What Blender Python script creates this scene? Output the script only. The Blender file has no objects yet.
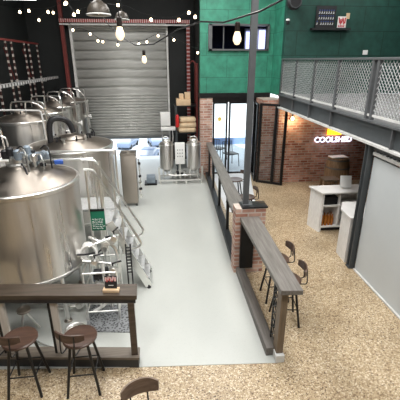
import bpy, bmesh, math, random
from mathutils import Vector, Matrix
R = math.radians
PI = math.pi
random.seed(7)
scn = bpy.context.scene
COL = scn.collection
STOOL_R = 0.19

# ------------------------------------------------------------------ materials
def nt(name):
    m = bpy.data.materials.new(name); m.use_nodes = True
    t = m.node_tree
    b = t.nodes['Principled BSDF']
    return m, t, b
def N(t, kind, **kw):
    n = t.nodes.new(kind)
    for k, v in kw.items(): setattr(n, k, v)
    return n
def ramp(t, src, stops):
    r = N(t, 'ShaderNodeValToRGB')
    e = r.color_ramp.elements
    while len(e) < len(stops): e.new(0.5)
    for i, (p, c) in enumerate(stops):
        e[i].position = p; e[i].color = (*c, 1) if len(c) == 3 else c
    t.links.new(src, r.inputs[0])
    return r
def coords(t, scale=(1, 1, 1), kind='Object'):
    tc = N(t, 'ShaderNodeTexCoord'); mp = N(t, 'ShaderNodeMapping')
    mp.inputs['Scale'].default_value = scale
    t.links.new(tc.outputs[kind], mp.inputs[0])
    return mp.outputs[0]
def plain(name, col, rough=0.5, metal=0.0, var=0.12, scale=8.0, bump=0.0, stretch=(1, 1, 1)):
    m, t, b = nt(name)
    n = N(t, 'ShaderNodeTexNoise'); n.inputs['Scale'].default_value = scale; n.inputs['Detail'].default_value = 4
    t.links.new(coords(t, stretch), n.inputs['Vector'])
    lo = tuple(max(0, c * (1 - var)) for c in col); hi = tuple(min(1, c * (1 + var)) for c in col)
    r = ramp(t, n.outputs['Fac'], [(0.3, lo), (0.7, hi)])
    t.links.new(r.outputs[0], b.inputs['Base Color'])
    b.inputs['Roughness'].default_value = rough; b.inputs['Metallic'].default_value = metal
    if bump:
        bp = N(t, 'ShaderNodeBump'); bp.inputs['Strength'].default_value = bump; bp.inputs['Distance'].default_value = 0.01
        t.links.new(n.outputs['Fac'], bp.inputs['Height']); t.links.new(bp.outputs[0], b.inputs['Normal'])
    return m
def glow(name, col, s):
    m, t, b = nt(name)
    b.inputs['Base Color'].default_value = (*col, 1)
    b.inputs['Emission Color'].default_value = (*col, 1); b.inputs['Emission Strength'].default_value = s
    return m
def glass(name, col=(0.9, 0.95, 1), rough=0.02):
    m, t, b = nt(name)
    mix = N(t, 'ShaderNodeMixShader'); tr = N(t, 'ShaderNodeBsdfTransparent'); gl = N(t, 'ShaderNodeBsdfGlossy')
    tr.inputs[0].default_value = (*col, 1); gl.inputs['Roughness'].default_value = rough
    fr = N(t, 'ShaderNodeFresnel'); fr.inputs[0].default_value = 1.35
    t.links.new(fr.outputs[0], mix.inputs[0]); t.links.new(tr.outputs[0], mix.inputs[1]); t.links.new(gl.outputs[0], mix.inputs[2])
    t.links.new(mix.outputs[0], t.nodes['Material Output'].inputs[0])
    return m

def aggregate():
    m, t, b = nt('polished_aggregate')
    v = N(t, 'ShaderNodeTexVoronoi'); v.inputs['Scale'].default_value = 70
    t.links.new(coords(t), v.inputs['Vector'])
    sep = N(t, 'ShaderNodeSeparateColor'); t.links.new(v.outputs['Color'], sep.inputs[0])
    r = ramp(t, sep.outputs[0], [(0.0, (0.11, 0.065, 0.035)), (0.15, (0.34, 0.24, 0.14)), (0.45, (0.50, 0.385, 0.24)), (0.75, (0.57, 0.455, 0.30)), (1.0, (0.84, 0.74, 0.57))])
    n = N(t, 'ShaderNodeTexNoise'); n.inputs['Scale'].default_value = 1.3; n.inputs['Detail'].default_value = 5
    t.links.new(coords(t), n.inputs['Vector'])
    r2 = ramp(t, n.outputs['Fac'], [(0.32, (0.74, 0.72, 0.69)), (0.68, (1, 1, 1))])
    n3 = N(t, 'ShaderNodeTexNoise'); n3.inputs['Scale'].default_value = 90; n3.inputs['Detail'].default_value = 2
    t.links.new(coords(t), n3.inputs['Vector'])
    r3 = ramp(t, n3.outputs['Fac'], [(0.36, (0.5, 0.42, 0.34)), (0.48, (1, 1, 1))])
    mx = N(t, 'ShaderNodeMixRGB', blend_type='MULTIPLY'); mx.inputs[0].default_value = 1
    t.links.new(r.outputs[0], mx.inputs[1]); t.links.new(r2.outputs[0], mx.inputs[2])
    m2 = N(t, 'ShaderNodeMixRGB', blend_type='MULTIPLY'); m2.inputs[0].default_value = 0.7
    t.links.new(mx.outputs[0], m2.inputs[1]); t.links.new(r3.outputs[0], m2.inputs[2])
    t.links.new(m2.outputs[0], b.inputs['Base Color'])
    b.inputs['Roughness'].default_value = 0.38
    return m
def epoxy():
    m, t, b = nt('pale_epoxy')
    n = N(t, 'ShaderNodeTexNoise'); n.inputs['Scale'].default_value = 0.9; n.inputs['Detail'].default_value = 6
    t.links.new(coords(t, (1, 0.5, 1)), n.inputs['Vector'])
    r = ramp(t, n.outputs['Fac'], [(0.3, (0.43, 0.445, 0.42)), (0.7, (0.50, 0.515, 0.485))])
    n2 = N(t, 'ShaderNodeTexNoise'); n2.inputs['Scale'].default_value = 60
    t.links.new(coords(t), n2.inputs['Vector'])
    r2 = ramp(t, n2.outputs['Fac'], [(0.28, (0.85, 0.85, 0.85)), (0.4, (1, 1, 1))])
    mx = N(t, 'ShaderNodeMixRGB', blend_type='MULTIPLY'); mx.inputs[0].default_value = 0.6
    t.links.new(r.outputs[0], mx.inputs[1]); t.links.new(r2.outputs[0], mx.inputs[2])
    t.links.new(mx.outputs[0], b.inputs['Base Color'])
    b.inputs['Roughness'].default_value = 0.36
    return m
def brick(name, c1, c2, mortar, bw=0.23, rh=0.078, ms=0.012, off=0.5, rough=0.85, bump=0.5):
    m, t, b = nt(name)
    tc = N(t, 'ShaderNodeTexCoord'); s = N(t, 'ShaderNodeSeparateXYZ'); t.links.new(tc.outputs['Object'], s.inputs[0])
    ad = N(t, 'ShaderNodeMath', operation='ADD'); t.links.new(s.outputs[0], ad.inputs[0]); t.links.new(s.outputs[1], ad.inputs[1])
    cb = N(t, 'ShaderNodeCombineXYZ'); t.links.new(ad.outputs[0], cb.inputs[0]); t.links.new(s.outputs[2], cb.inputs[1])
    br = N(t, 'ShaderNodeTexBrick'); br.offset = off
    br.inputs['Scale'].default_value = 1; br.inputs['Brick Width'].default_value = bw; br.inputs['Row Height'].default_value = rh
    br.inputs['Mortar Size'].default_value = ms; br.inputs['Color1'].default_value = (*c1, 1); br.inputs['Color2'].default_value = (*c2, 1)
    br.inputs['Mortar'].default_value = (*mortar, 1); br.inputs['Bias'].default_value = 0.0
    t.links.new(cb.outputs[0], br.inputs['Vector'])
    n = N(t, 'ShaderNodeTexNoise'); n.inputs['Scale'].default_value = 5; n.inputs['Detail'].default_value = 5
    t.links.new(tc.outputs['Object'], n.inputs['Vector'])
    r = ramp(t, n.outputs['Fac'], [(0.3, (0.7, 0.7, 0.7)), (0.7, (1.15, 1.15, 1.15))])
    mx = N(t, 'ShaderNodeMixRGB', blend_type='MULTIPLY'); mx.inputs[0].default_value = 1
    t.links.new(br.outputs['Color'], mx.inputs[1]); t.links.new(r.outputs[0], mx.inputs[2])
    t.links.new(mx.outputs[0], b.inputs['Base Color']); b.inputs['Roughness'].default_value = rough
    bp = N(t, 'ShaderNodeBump'); bp.inputs['Strength'].default_value = bump; bp.inputs['Distance'].default_value = 0.01; bp.invert = True
    t.links.new(br.outputs['Fac'], bp.inputs['Height']); t.links.new(bp.outputs[0], b.inputs['Normal'])
    return m
def steel(name, col=(0.76, 0.73, 0.69), rough=0.27, stretch=(22, 22, 0.5)):
    m, t, b = nt(name)
    n = N(t, 'ShaderNodeTexNoise'); n.inputs['Scale'].default_value = 1.0; n.inputs['Detail'].default_value = 6
    t.links.new(coords(t, stretch), n.inputs['Vector'])
    r = ramp(t, n.outputs['Fac'], [(0.3, tuple(c * 0.92 for c in col)), (0.7, col)])
    t.links.new(r.outputs[0], b.inputs['Base Color'])
    r2 = ramp(t, n.outputs['Fac'], [(0.3, (rough * 0.75,) * 3), (0.7, (rough * 1.3,) * 3)])
    t.links.new(r2.outputs[0], b.inputs['Roughness'])
    b.inputs['Metallic'].default_value = 1
    tg = N(t, 'ShaderNodeTangent', direction_type='RADIAL', axis='Z'); t.links.new(tg.outputs[0], b.inputs['Tangent'])
    b.inputs['Anisotropic'].default_value = 0.7; b.inputs['Anisotropic Rotation'].default_value = 0.25
    bp = N(t, 'ShaderNodeBump'); bp.inputs['Strength'].default_value = 0.015; bp.inputs['Distance'].default_value = 0.02
    t.links.new(n.outputs['Fac'], bp.inputs['Height']); t.links.new(bp.outputs[0], b.inputs['Normal'])
    return m
def wood(name, c1, c2, rough=0.45, stretch=(2, 30, 30)):
    m, t, b = nt(name)
    n = N(t, 'ShaderNodeTexNoise'); n.inputs['Scale'].default_value = 1.0; n.inputs['Detail'].default_value = 7; n.inputs['Roughness'].default_value = 0.65
    t.links.new(coords(t, stretch), n.inputs['Vector'])
    r = ramp(t, n.outputs['Fac'], [(0.3, c1), (0.7, c2)])
    t.links.new(r.outputs[0], b.inputs['Base Color']); b.inputs['Roughness'].default_value = rough
    bp = N(t, 'ShaderNodeBump'); bp.inputs['Strength'].default_value = 0.15; bp.inputs['Distance'].default_value = 0.005
    t.links.new(n.outputs['Fac'], bp.inputs['Height']); t.links.new(bp.outputs[0], b.inputs['Normal'])
    return m
def perforated(name, base, hole, pitch=0.075, axis=2, frac=0.5, rough=0.5, metal=0.0):
    """steel section with a row of slots along one axis (slot pattern is the section's own punching)"""
    m, t, b = nt(name)
    tc = N(t, 'ShaderNodeTexCoord'); s = N(t, 'ShaderNodeSeparateXYZ'); t.links.new(tc.outputs['Object'], s.inputs[0])
    d = N(t, 'ShaderNodeMath', operation='DIVIDE'); d.inputs[1].default_value = pitch; t.links.new(s.outputs[axis], d.inputs[0])
    f = N(t, 'ShaderNodeMath', operation='FRACT'); t.links.new(d.outputs[0], f.inputs[0])
    g = N(t, 'ShaderNodeMath', operation='LESS_THAN'); g.inputs[1].default_value = frac; t.links.new(f.outputs[0], g.inputs[0])
    mx = N(t, 'ShaderNodeMixRGB'); mx.inputs[1].default_value = (*base, 1); mx.inputs[2].default_value = (*hole, 1)
    t.links.new(g.outputs[0], mx.inputs[0]); t.links.new(mx.outputs[0], b.inputs['Base Color'])
    b.inputs['Roughness'].default_value = rough; b.inputs['Metallic'].default_value = metal
    return m
def checker_grate(name):
    m, t, b = nt(name)
    v = N(t, 'ShaderNodeTexVoronoi'); v.inputs['Scale'].default_value = 30
    t.links.new(coords(t), v.inputs['Vector'])
    r = ramp(t, v.outputs['Distance'], [(0.25, (0.03, 0.032, 0.035)), (0.55, (0.26, 0.27, 0.28))])
    t.links.new(r.outputs[0], b.inputs['Base Color']); b.inputs['Roughness'].default_value = 0.45
    return m

M = {}
M['aggregate'] = aggregate(); M['epoxy'] = epoxy()
M['black_wall'] = plain('black_paint', (0.006, 0.008, 0.008), 0.7, var=0.3, scale=2)
M['brick'] = brick('red_brick', (0.36, 0.15, 0.10), (0.60, 0.40, 0.32), (0.56, 0.48, 0.42))
M['brick_dark'] = brick('dark_red_brick', (0.32, 0.10, 0.06), (0.62, 0.33, 0.24), (0.50, 0.40, 0.34))
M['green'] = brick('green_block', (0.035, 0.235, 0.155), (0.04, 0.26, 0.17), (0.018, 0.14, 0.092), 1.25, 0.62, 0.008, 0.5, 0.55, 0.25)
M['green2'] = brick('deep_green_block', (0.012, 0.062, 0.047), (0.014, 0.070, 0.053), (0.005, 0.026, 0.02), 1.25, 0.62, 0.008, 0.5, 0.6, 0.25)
M['steel'] = steel('brushed_stainless', (0.72, 0.70, 0.67), 0.34); M['steel_cool'] = steel('bright_stainless', (0.82, 0.82, 0.81), 0.2)
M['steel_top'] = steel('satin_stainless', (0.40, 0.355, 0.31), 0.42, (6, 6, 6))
M['pipe'] = plain('polished_pipe', (0.90, 0.89, 0.86), 0.3, 1.0, 0.05)
M['galv'] = plain('galvanised', (0.55, 0.56, 0.56), 0.45, 0.8, 0.1, 20)
M['bar_wall'] = plain('dark_timber_lining', (0.07, 0.05, 0.04), 0.7)
M['deck'] = plain('deck_carpet', (0.24, 0.24, 0.24), 0.9, 0, 0.25, 60)
M['grey_steel'] = plain('grey_painted_steel', (0.06, 0.068, 0.073), 0.5, 0.1, 0.08)
M['column_grey'] = plain('column_grey_paint', (0.085, 0.09, 0.095), 0.45, 0.1, 0.08)
M['rail_steel'] = plain('rail_painted_steel', (0.11, 0.115, 0.12), 0.45, 0.2, 0.1)
M['flange'] = plain('pale_flange_paint', (0.62, 0.62, 0.60), 0.5)
M['black'] = plain('black_steel', (0.013, 0.013, 0.014), 0.4, 0.3, 0.2)
M['mesh'] = plain('mesh_wire', (0.46, 0.47, 0.47), 0.4, 0.5)
M['shutter'] = plain('shutter_steel', (0.47, 0.47, 0.445), 0.5, 0.1, 0.1, 3, 0, (1, 1, 6))
M['shutter_dark'] = plain('shutter_bottom_rail', (0.16, 0.17, 0.17), 0.5, 0.3)
M['white'] = plain('white_laminate', (0.72, 0.71, 0.69), 0.4, 0, 0.06, 4)
M['whitewash'] = plain('whitewashed_panel', (0.70, 0.69, 0.67), 0.6, 0, 0.12, 9, 0.2, (6, 6, 1))
M['panel'] = plain('pale_grey_panel', (0.50, 0.535, 0.55), 0.45, 0, 0.03, 2)
M['ledge'] = wood('weathered_ledge', (0.095, 0.085, 0.074), (0.21, 0.195, 0.178), 0.5, (30, 2, 30))
M['ledge_brown'] = wood('brown_oiled_timber', (0.038, 0.027, 0.018), (0.09, 0.066, 0.047), 0.42, (2, 30, 30))
M['post_brown'] = wood('brown_post_timber', (0.10, 0.07, 0.045), (0.22, 0.165, 0.11), 0.55, (30, 30, 2))
M['post_pale'] = wood('pale_post_timber', (0.42, 0.38, 0.34), (0.58, 0.54, 0.49), 0.6, (30, 30, 2))
M['kerb'] = wood('dark_sill', (0.085, 0.075, 0.066), (0.16, 0.145, 0.13), 0.5, (30, 2, 30))
M['sill'] = wood('brown_sill', (0.11, 0.09, 0.07), (0.20, 0.165, 0.13), 0.5, (2, 30, 30))
M['kerb_dark'] = plain('charcoal_kerb', (0.03, 0.032, 0.035), 0.5)
M['seat'] = wood('stool_timber', (0.045, 0.024, 0.017), (0.105, 0.058, 0.040), 0.35, (3, 30, 30))
M['seat_pale'] = wood('stool_back_timber', (0.12, 0.08, 0.055), (0.24, 0.17, 0.12), 0.4, (3, 30, 30))
M['barrel'] = wood('oak_barrel', (0.14, 0.08, 0.04), (0.34, 0.22, 0.13), 0.6, (20, 20, 1))
M['hoop'] = plain('barrel_hoop', (0.18, 0.17, 0.16), 0.5, 0.7)
M['red_beam'] = perforated('red_punched_beam', (0.30, 0.03, 0.025), (0.60, 0.42, 0.41), 0.07, 0, 0.45)
M['red_post'] = perforated('red_punched_post', (0.26, 0.03, 0.025), (0.55, 0.42, 0.42), 0.12, 2, 0.35)
M['rack_post'] = perforated('dark_red_punched_upright', (0.035, 0.008, 0.007), (0.45, 0.41, 0.37), 0.16, 2, 0.4)
M['red_plain'] = plain('dark_red_paint', (0.15, 0.022, 0.018), 0.5)
M['tray'] = perforated('galvanised_tray', (0.08, 0.08, 0.08), (0.6, 0.6, 0.6), 0.18, 1, 0.6, 0.4, 0.4)
M['kraft'] = plain('kraft_paper', (0.66, 0.48, 0.30), 0.8, 0, 0.1, 6)
M['sack'] = plain('paper_sack', (0.74, 0.57, 0.37), 0.85, 0, 0.12, 8, 0.4)
M['card_white'] = plain('white_card', (0.8, 0.8, 0.78), 0.6, 0, 0.04)
M['card_black'] = plain('black_card', (0.02, 0.02, 0.022), 0.5)
M['card_red'] = plain('red_print', (0.55, 0.05, 0.06), 0.5)
M['card_pink'] = plain('pink_print', (0.8, 0.55, 0.52), 0.5)
M['pine'] = wood('pine_block', (0.62, 0.42, 0.24), (0.78, 0.58, 0.38), 0.5)
M['red'] = plain('signal_red', (0.60, 0.02, 0.02), 0.35)
M['blue'] = plain('blue_plastic', (0.03, 0.10, 0.42), 0.4)
M['blue_grey'] = plain('blue_grey_motor', (0.24, 0.29, 0.34), 0.45, 0.3)
M['rubber'] = plain('black_rubber', (0.015, 0.015, 0.017), 0.5)
M['hose_white'] = plain('white_hose', (0.75, 0.74, 0.71), 0.5)
M['board_green'] = plain('green_board', (0.01, 0.16, 0.09), 0.45)
M['grate'] = checker_grate('drain_grate')
M['bronze'] = plain('bronze_shade', (0.05, 0.04, 0.03), 0.45, 0.2)
M['socket'] = plain('bakelite_socket', (0.02, 0.013, 0.01), 0.4)
M['bulb'] = glow('warm_bulb', (1.0, 0.78, 0.50), 9)
M['big_bulb'] = glow('frosted_warm_bulb', (1.0, 0.80, 0.55), 1.5)
M['neon_white'] = glow('white_neon', (0.80, 0.80, 1.0), 3.2)
M['neon_yellow'] = glow('yellow_neon', (1.0, 0.72, 0.02), 1.5)
M['tube'] = glow('fluorescent_tube', (1.0, 0.98, 0.92), 8)
M['lamp'] = glow('lamp_diffuser', (1.0, 0.98, 0.94), 4)
M['glass'] = glass('clear_glass', (0.93, 0.97, 0.98))
M['glass_dark'] = glass('tinted_glass', (0.62, 0.66, 0.85), 0.05)
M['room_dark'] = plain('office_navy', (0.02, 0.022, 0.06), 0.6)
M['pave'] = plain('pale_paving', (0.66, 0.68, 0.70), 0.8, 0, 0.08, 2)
M['street'] = plain('bitumen', (0.40, 0.45, 0.50), 0.8, 0, 0.1, 0.2)
M['render'] = plain('white_render', (0.8, 0.8, 0.8), 0.8, 0, 0.03)
M['blue_wall'] = plain('blue_painted_wall', (0.20, 0.30, 0.52), 0.6)
M['window_grey'] = plain('far_window_glass', (0.28, 0.31, 0.36), 0.2)
M['yellow'] = plain('yellow_sticker', (0.85, 0.62, 0.12), 0.6)
M['amber'] = plain('amber_glass', (0.32, 0.11, 0.02), 0.15)
M['car_white'] = plain('white_car_paint', (0.16, 0.21, 0.30), 0.3)
M['car_blue'] = plain('blue_car_paint', (0.09, 0.14, 0.24), 0.3, 0.3)
M['tyre'] = plain('tyre', (0.02, 0.02, 0.02), 0.7)

# ------------------------------------------------------------------ mesh builder
class MB:
    def __init__(s): s.bm = bmesh.new()
    def box(s, c, d, rz=0, rx=0, ry=0, bevel=0):
        mat = Matrix.Translation(c) @ Matrix.Rotation(rz, 4, 'Z') @ Matrix.Rotation(ry, 4, 'Y') @ Matrix.Rotation(rx, 4, 'X') @ Matrix.Diagonal((*d, 1))
        r = bmesh.ops.create_cube(s.bm, size=1, matrix=mat)
        if bevel:
            es = list({e for v in r['verts'] for e in v.link_edges})
            bmesh.ops.bevel(s.bm, geom=es, offset=bevel, segments=2, affect='EDGES', profile=0.5)
        return s
    def span(s, a, b, bevel=0):
        c = [(p + q) / 2 for p, q in zip(a, b)]; d = [abs(q - p) for p, q in zip(a, b)]
        return s.box(c, d, bevel=bevel)
    def lathe(s, prof, c=(0, 0, 0), seg=32, axis='Z', rot=None):
        rings = []
        mt = Matrix.Translation(c)
        if rot is not None: mt = mt @ rot
        elif axis == 'X': mt = mt @ Matrix.Rotation(PI / 2, 4, 'Y')
        elif axis == 'Y': mt = mt @ Matrix.Rotation(-PI / 2, 4, 'X')
        for r, z in prof:
            if r < 1e-5: rings.append([s.bm.verts.new(mt @ Vector((0, 0, z)))])
            else: rings.append([s.bm.verts.new(mt @ Vector((r * math.cos(2 * PI * i / seg), r * math.sin(2 * PI * i / seg), z))) for i in range(seg)])
        for a, b in zip(rings, rings[1:]):
            for i in range(seg):
                j = (i + 1) % seg
                if len(a) == 1 and len(b) == 1: continue
                if len(a) == 1: s.bm.faces.new((a[0], b[j], b[i]))
                elif len(b) == 1: s.bm.faces.new((a[i], a[j], b[0]))
                else: s.bm.faces.new((a[i], a[j], b[j], b[i]))
        return s
    def cyl(s, p, q, r, r2=None, seg=12):
        p = Vector(p); q = Vector(q); d = q - p; L = d.length
        if r2 is None: r2 = r
        rot = d.to_track_quat('Z', 'Y').to_matrix().to_4x4()
        return s.lathe([(0, 0), (r, 0), (r2, L), (0, L)], p, seg, rot=rot)
    def bar(s, p, q, w, h):
        p = Vector(p); q = Vector(q); d = q - p
        rot = d.to_track_quat('Z', 'Y').to_matrix().to_4x4()
        mt = Matrix.Translation((p + q) / 2) @ rot @ Matrix.Diagonal((w, h, d.length, 1))
        bmesh.ops.create_cube(s.bm, size=1, matrix=mt)
        return s
    def tube(s, pts, r, seg=8, cap=True, smooth=0):
        P = [Vector(p) for p in pts]
        for _ in range(smooth):
            Q = [P[0]]
            for a, b in zip(P, P[1:]): Q += [a * .75 + b * .25, a * .25 + b * .75]
            Q.append(P[-1]); P = Q
        rings = []; up = None
        for i, p in enumerate(P):
            t = ((P[i + 1] if i < len(P) - 1 else p) - (P[i - 1] if i else p)).normalized()
            if up is None:
                up = Vector((0, 0, 1)) if abs(t.z) < 0.9 else Vector((1, 0, 0))
            up = (up - t * up.dot(t)).normalized(); sd = t.cross(up)
            rings.append([s.bm.verts.new(p + (up * math.cos(2 * PI * k / seg) + sd * math.sin(2 * PI * k / seg)) * r) for k in range(seg)])
        for a, b in zip(rings, rings[1:]):
            for k in range(seg):
                j = (k + 1) % seg; s.bm.faces.new((a[k], b[k], b[j], a[j]))
        if cap: s.bm.faces.new(rings[0]); s.bm.faces.new(rings[-1][::-1])
        return s
    def ring(s, c, R_, r, seg=32, n=8):
        for_pts = [(c[0] + R_ * math.cos(2 * PI * i / seg), c[1] + R_ * math.sin(2 * PI * i / seg), c[2]) for i in range(seg + 1)]
        return s.tube(for_pts, r, n)
    def prism(s, pts, z0, z1):
        a = [s.bm.verts.new((x, y, z0)) for x, y in pts]; b = [s.bm.verts.new((x, y, z1)) for x, y in pts]
        s.bm.faces.new(a[::-1]); s.bm.faces.new(b)
        for i in range(len(pts)):
            j = (i + 1) % len(pts); s.bm.faces.new((a[i], a[j], b[j], b[i]))
        return s
    def build(s, name, mat, parent=None, base=None, local=False, smooth=True):
        """vertices are in world space unless local=True; a part is moved into its thing's frame"""
        bmesh.ops.recalc_face_normals(s.bm, faces=s.bm.faces)
        me = bpy.data.meshes.new(name); 
        o = bpy.data.objects.new(name, me); COL.objects.link(o)
        if parent is not None:
            o.parent = parent
            if not local:
                w = Vector((0, 0, 0)); p = parent
                while p: w += p.location; p = p.parent
                bmesh.ops.translate(s.bm, verts=s.bm.verts, vec=-w)
        else:
            if base is None and not local:
                xs = [v.co for v in s.bm.verts]
                base = (sum((min(c[i] for c in xs) + max(c[i] for c in xs)) / 2 for i in (0,)), (min(c[1] for c in xs) + max(c[1] for c in xs)) / 2, min(c[2] for c in xs))
            if base is not None:
                bmesh.ops.translate(s.bm, verts=s.bm.verts, vec=-Vector(base)); o.location = base
        s.bm.to_mesh(me); s.bm.free()
        me.materials.append(M[mat] if isinstance(mat, str) else mat)
        if smooth:
            me.polygons.foreach_set('use_smooth', [True] * len(me.polygons)); me.set_sharp_from_angle(angle=R(32))
        return o

def tag(o, label=None, cat=None, group=None, kind=None):
    if label: o['label'] = label
    if cat: o['category'] = cat
    if group: o['group'] = group
    if kind: o['kind'] = kind
    return o
def thing(name, loc, label, cat, group=None, kind=None):
    o = bpy.data.objects.new(name, None); COL.objects.link(o); o.location = loc; o.empty_display_size = 0.1
    return tag(o, label, cat, group, kind)
def kids(o): return [c for c in COL.objects if c.parent == o]
def dup(o, loc=None, rz=None, label=None, parent=None):
    c = o.copy(); COL.objects.link(c)
    if parent is not None: c.parent = parent
    if loc is not None: c.location = loc
    if rz is not None: c.rotation_euler = (0, 0, rz)
    if label: c['label'] = label
    for k in kids(o): dup(k, parent=c)
    return c
def struct(mb, name, mat, label, base=(0, 0, 0), parent=None):
    o = mb.build(name, mat, parent, base=None if parent else base)
    if parent is None: tag(o, label, kind='structure')
    return o
def scat(o, cat): o['category'] = cat; return o

# ------------------------------------------------------------------ the setting
s_ = struct
scat(s_(MB().prism([(-4.5, -4), (8.2, -4), (8.2, 10.8), (3.5, 10.8), (3.5, 11.75), (1.2, 11.75), (1.2, 13.9), (-4.5, 13.9)], -0.2, 0), 'floor', 'aggregate', 'tan polished concrete floor with exposed stone aggregate'), 'floor')
scat(s_(MB().prism([(-4.3, 3.92), (-0.41, 3.585), (1.36, 3.47), (1.36, 13.9), (-4.3, 13.9)], -0.001, 0.006), 'floor', 'epoxy', 'pale grey sealed floor strip running from the kerb to the roller door'), 'floor')
scat(s_(MB().span((-4.5, -4.2, 0), (-4.3, 14, 6.6)), 'wall_left', 'black_wall', 'black side wall behind the row of fermenters'), 'wall')
b = MB().span((-4.3, 13.8, 0), (-2.85, 14.0, 6.6)).span((-2.85, 13.8, 4.62), (0.28, 14.0, 6.6)).span((0.28, 13.8, 0), (1.35, 14.0, 6.6))
scat(s_(b, 'wall_back', 'black_wall', 'black end wall around the roller door'), 'wall')
scat(s_(MB().span((1.23, 11.95, 0), (1.4, 13.8, 6.6)), 'wall_right', 'black_wall', 'black wall beside the storage rack in the far corner'), 'wall')
b = MB().span((1.23, 11.7, 3.88), (1.49, 11.9, 4.57)).span((1.23, 11.7, 2.62), (3.6, 11.9, 3.88)).span((1.23, 11.7, 4.57), (3.6, 11.9, 6.6)).span((3.26, 11.7, 3.88), (3.6, 11.9, 4.57)).span((3.45, 10.8, 2.62), (3.6, 11.7, 6.6))
scat(s_(b, 'wall_back', 'green', 'bright green block wall above the folding glass doors, with the small office window'), 'wall')
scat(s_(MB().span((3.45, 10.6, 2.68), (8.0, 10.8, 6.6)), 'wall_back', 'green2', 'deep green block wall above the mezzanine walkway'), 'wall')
scat(s_(MB().span((3.45, 10.6, 0), (8.0, 10.8, 2.66)).span((3.02, 10.86, 0), (3.6, 11.7, 2.5)), 'wall_back', 'brick_dark', 'red brick wall under the mezzanine behind the neon sign'), 'wall')
scat(s_(MB().span((1.23, 11.66, 0), (1.62, 11.94, 2.5)), 'wall_back', 'brick', 'red brick pilaster at the left of the folding glass doors'), 'wall')
scat(s_(MB().span((1.2, 11.64, 2.5), (3.45, 11.92, 2.64)).span((1.62, 11.7, 2.36), (3.45, 11.8, 2.5)), 'trim_1', 'black', 'black lintel over the folding glass doors'), 'trim')
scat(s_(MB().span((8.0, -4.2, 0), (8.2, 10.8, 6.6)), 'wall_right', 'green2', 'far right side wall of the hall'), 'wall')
scat(s_(MB().span((-4.5, -4.2, 0), (8.2, -4.0, 6.6)), 'wall_front', 'bar_wall', 'dark timber wall behind the camera'), 'wall')
b = MB().prism([(-4.5, -4.2), (8.2, -4.2), (8.2, 10.8), (3.6, 10.8), (3.6, 11.9), (1.4, 11.9), (1.4, 14), (-4.5, 14)], 6.6, 6.8)
scat(s_(b, 'ceiling', 'black_wall', 'black painted roof lining'), 'ceiling')

# roller door
rs = scat(thing('door_1', (-1.28, 13.75, 0), 'grey ribbed steel roller door raised a little off the floor', 'door', kind='structure'), 'roller door')
bm = bmesh.new(); zs = []; z = 0.95
while z < 4.62:
    fine = z < 2.45
    p = 0.10 if fine else 0.30
    k = 6
    for i in range(k):
        t = i / k
        off = (0.022 * math.sin(2 * PI * t)) if fine else (0.0 if t < 0.7 else 0.07)
        zs.append((z + p * t, off))
    z += p
va = [bm.verts.new((-2.85, 13.76 + o, zz)) for zz, o in zs]; vb = [bm.verts.new((0.28, 13.76 + o, zz)) for zz, o in zs]
for i in range(len(zs) - 1): bm.faces.new((va[i], vb[i], vb[i + 1], va[i + 1]))
mb = MB(); mb.bm.free(); mb.bm = bm
o = mb.build('curtain', 'shutter', rs)
o.modifiers.new('Solid', 'SOLIDIFY').thickness = 0.01
MB().span((-2.85, 13.72, 0.86), (0.28, 13.79, 0.96), 0.005).build('bottom_bar', 'shutter_dark', rs)
MB().span((-2.93, 13.68, 0), (-2.85, 13.8, 4.7)).build('guide_rail', 'flange', rs)
MB().span((0.27, 13.68, 0), (0.33, 13.8, 4.7)).build('guide_rail', 'flange', rs)
MB().span((-2.93, 13.62, 4.6), (0.33, 13.8, 4.68)).build('header_bar', 'flange', rs)

# red punched steel portal around the roller door
pt = thing('steel_portal', (-1.0, 13.45, 0), 'red punched steel frame around the grey roller door', 'frame')
MB().span((-3.15, 13.42, 0.006), (-3.04, 13.55, 5.4)).build('post', 'red_plain', pt)
MB().span((0.95, 13.42, 0.006), (1.06, 13.55, 4.82)).build('post', 'red_post', pt)
MB().span((-3.15, 13.40, 4.74), (1.06, 13.5, 4.84)).build('beam', 'red_beam', pt)
MB().span((-3.15, 13.38, 4.66), (1.06, 13.5, 4.70)).build('lower_flange', 'flange', pt)

# window in the green wall
w = scat(thing('window_1', (2.37, 11.75, 3.88), 'long low office window in the bright green wall', 'window', kind='structure'), 'window')
b = MB().span((1.49, 11.62, 3.86), (3.28, 11.86, 3.91)).span((1.49, 11.62, 4.54), (3.28, 11.86, 4.59)).span((1.47, 11.62, 3.86), (1.58, 11.86, 4.59)).span((3.24, 11.62, 3.86), (3.30, 11.86, 4.59)).span((1.92, 11.72, 3.9), (1.95, 11.78, 4.55))
b.build('window_frame', 'rail_steel', w)
MB().span((1.55, 11.76, 3.9), (3.25, 11.775, 4.55)).build('pane', 'glass_dark', w)
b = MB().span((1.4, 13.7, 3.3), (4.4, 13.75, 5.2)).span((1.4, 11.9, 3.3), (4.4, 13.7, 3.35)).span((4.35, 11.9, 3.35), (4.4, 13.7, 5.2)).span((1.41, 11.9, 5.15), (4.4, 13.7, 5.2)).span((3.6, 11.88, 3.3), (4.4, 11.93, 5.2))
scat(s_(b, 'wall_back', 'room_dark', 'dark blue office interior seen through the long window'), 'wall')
lf = thing('office_light_panel', (2.95, 13.6, 4.1), 'bright white light panel inside the office behind the window', 'light')
MB().span((3.0, 13.42, 3.95), (3.35, 13.46, 4.5)).build('diffuser', 'lamp', lf); MB().span((3.45, 13.42, 3.85), (3.95, 13.46, 4.55)).build('diffuser', 'lamp', lf)
MB().span((2.95, 13.46, 3.8), (4.0, 13.5, 4.6)).build('backing', 'white', lf)
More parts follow.
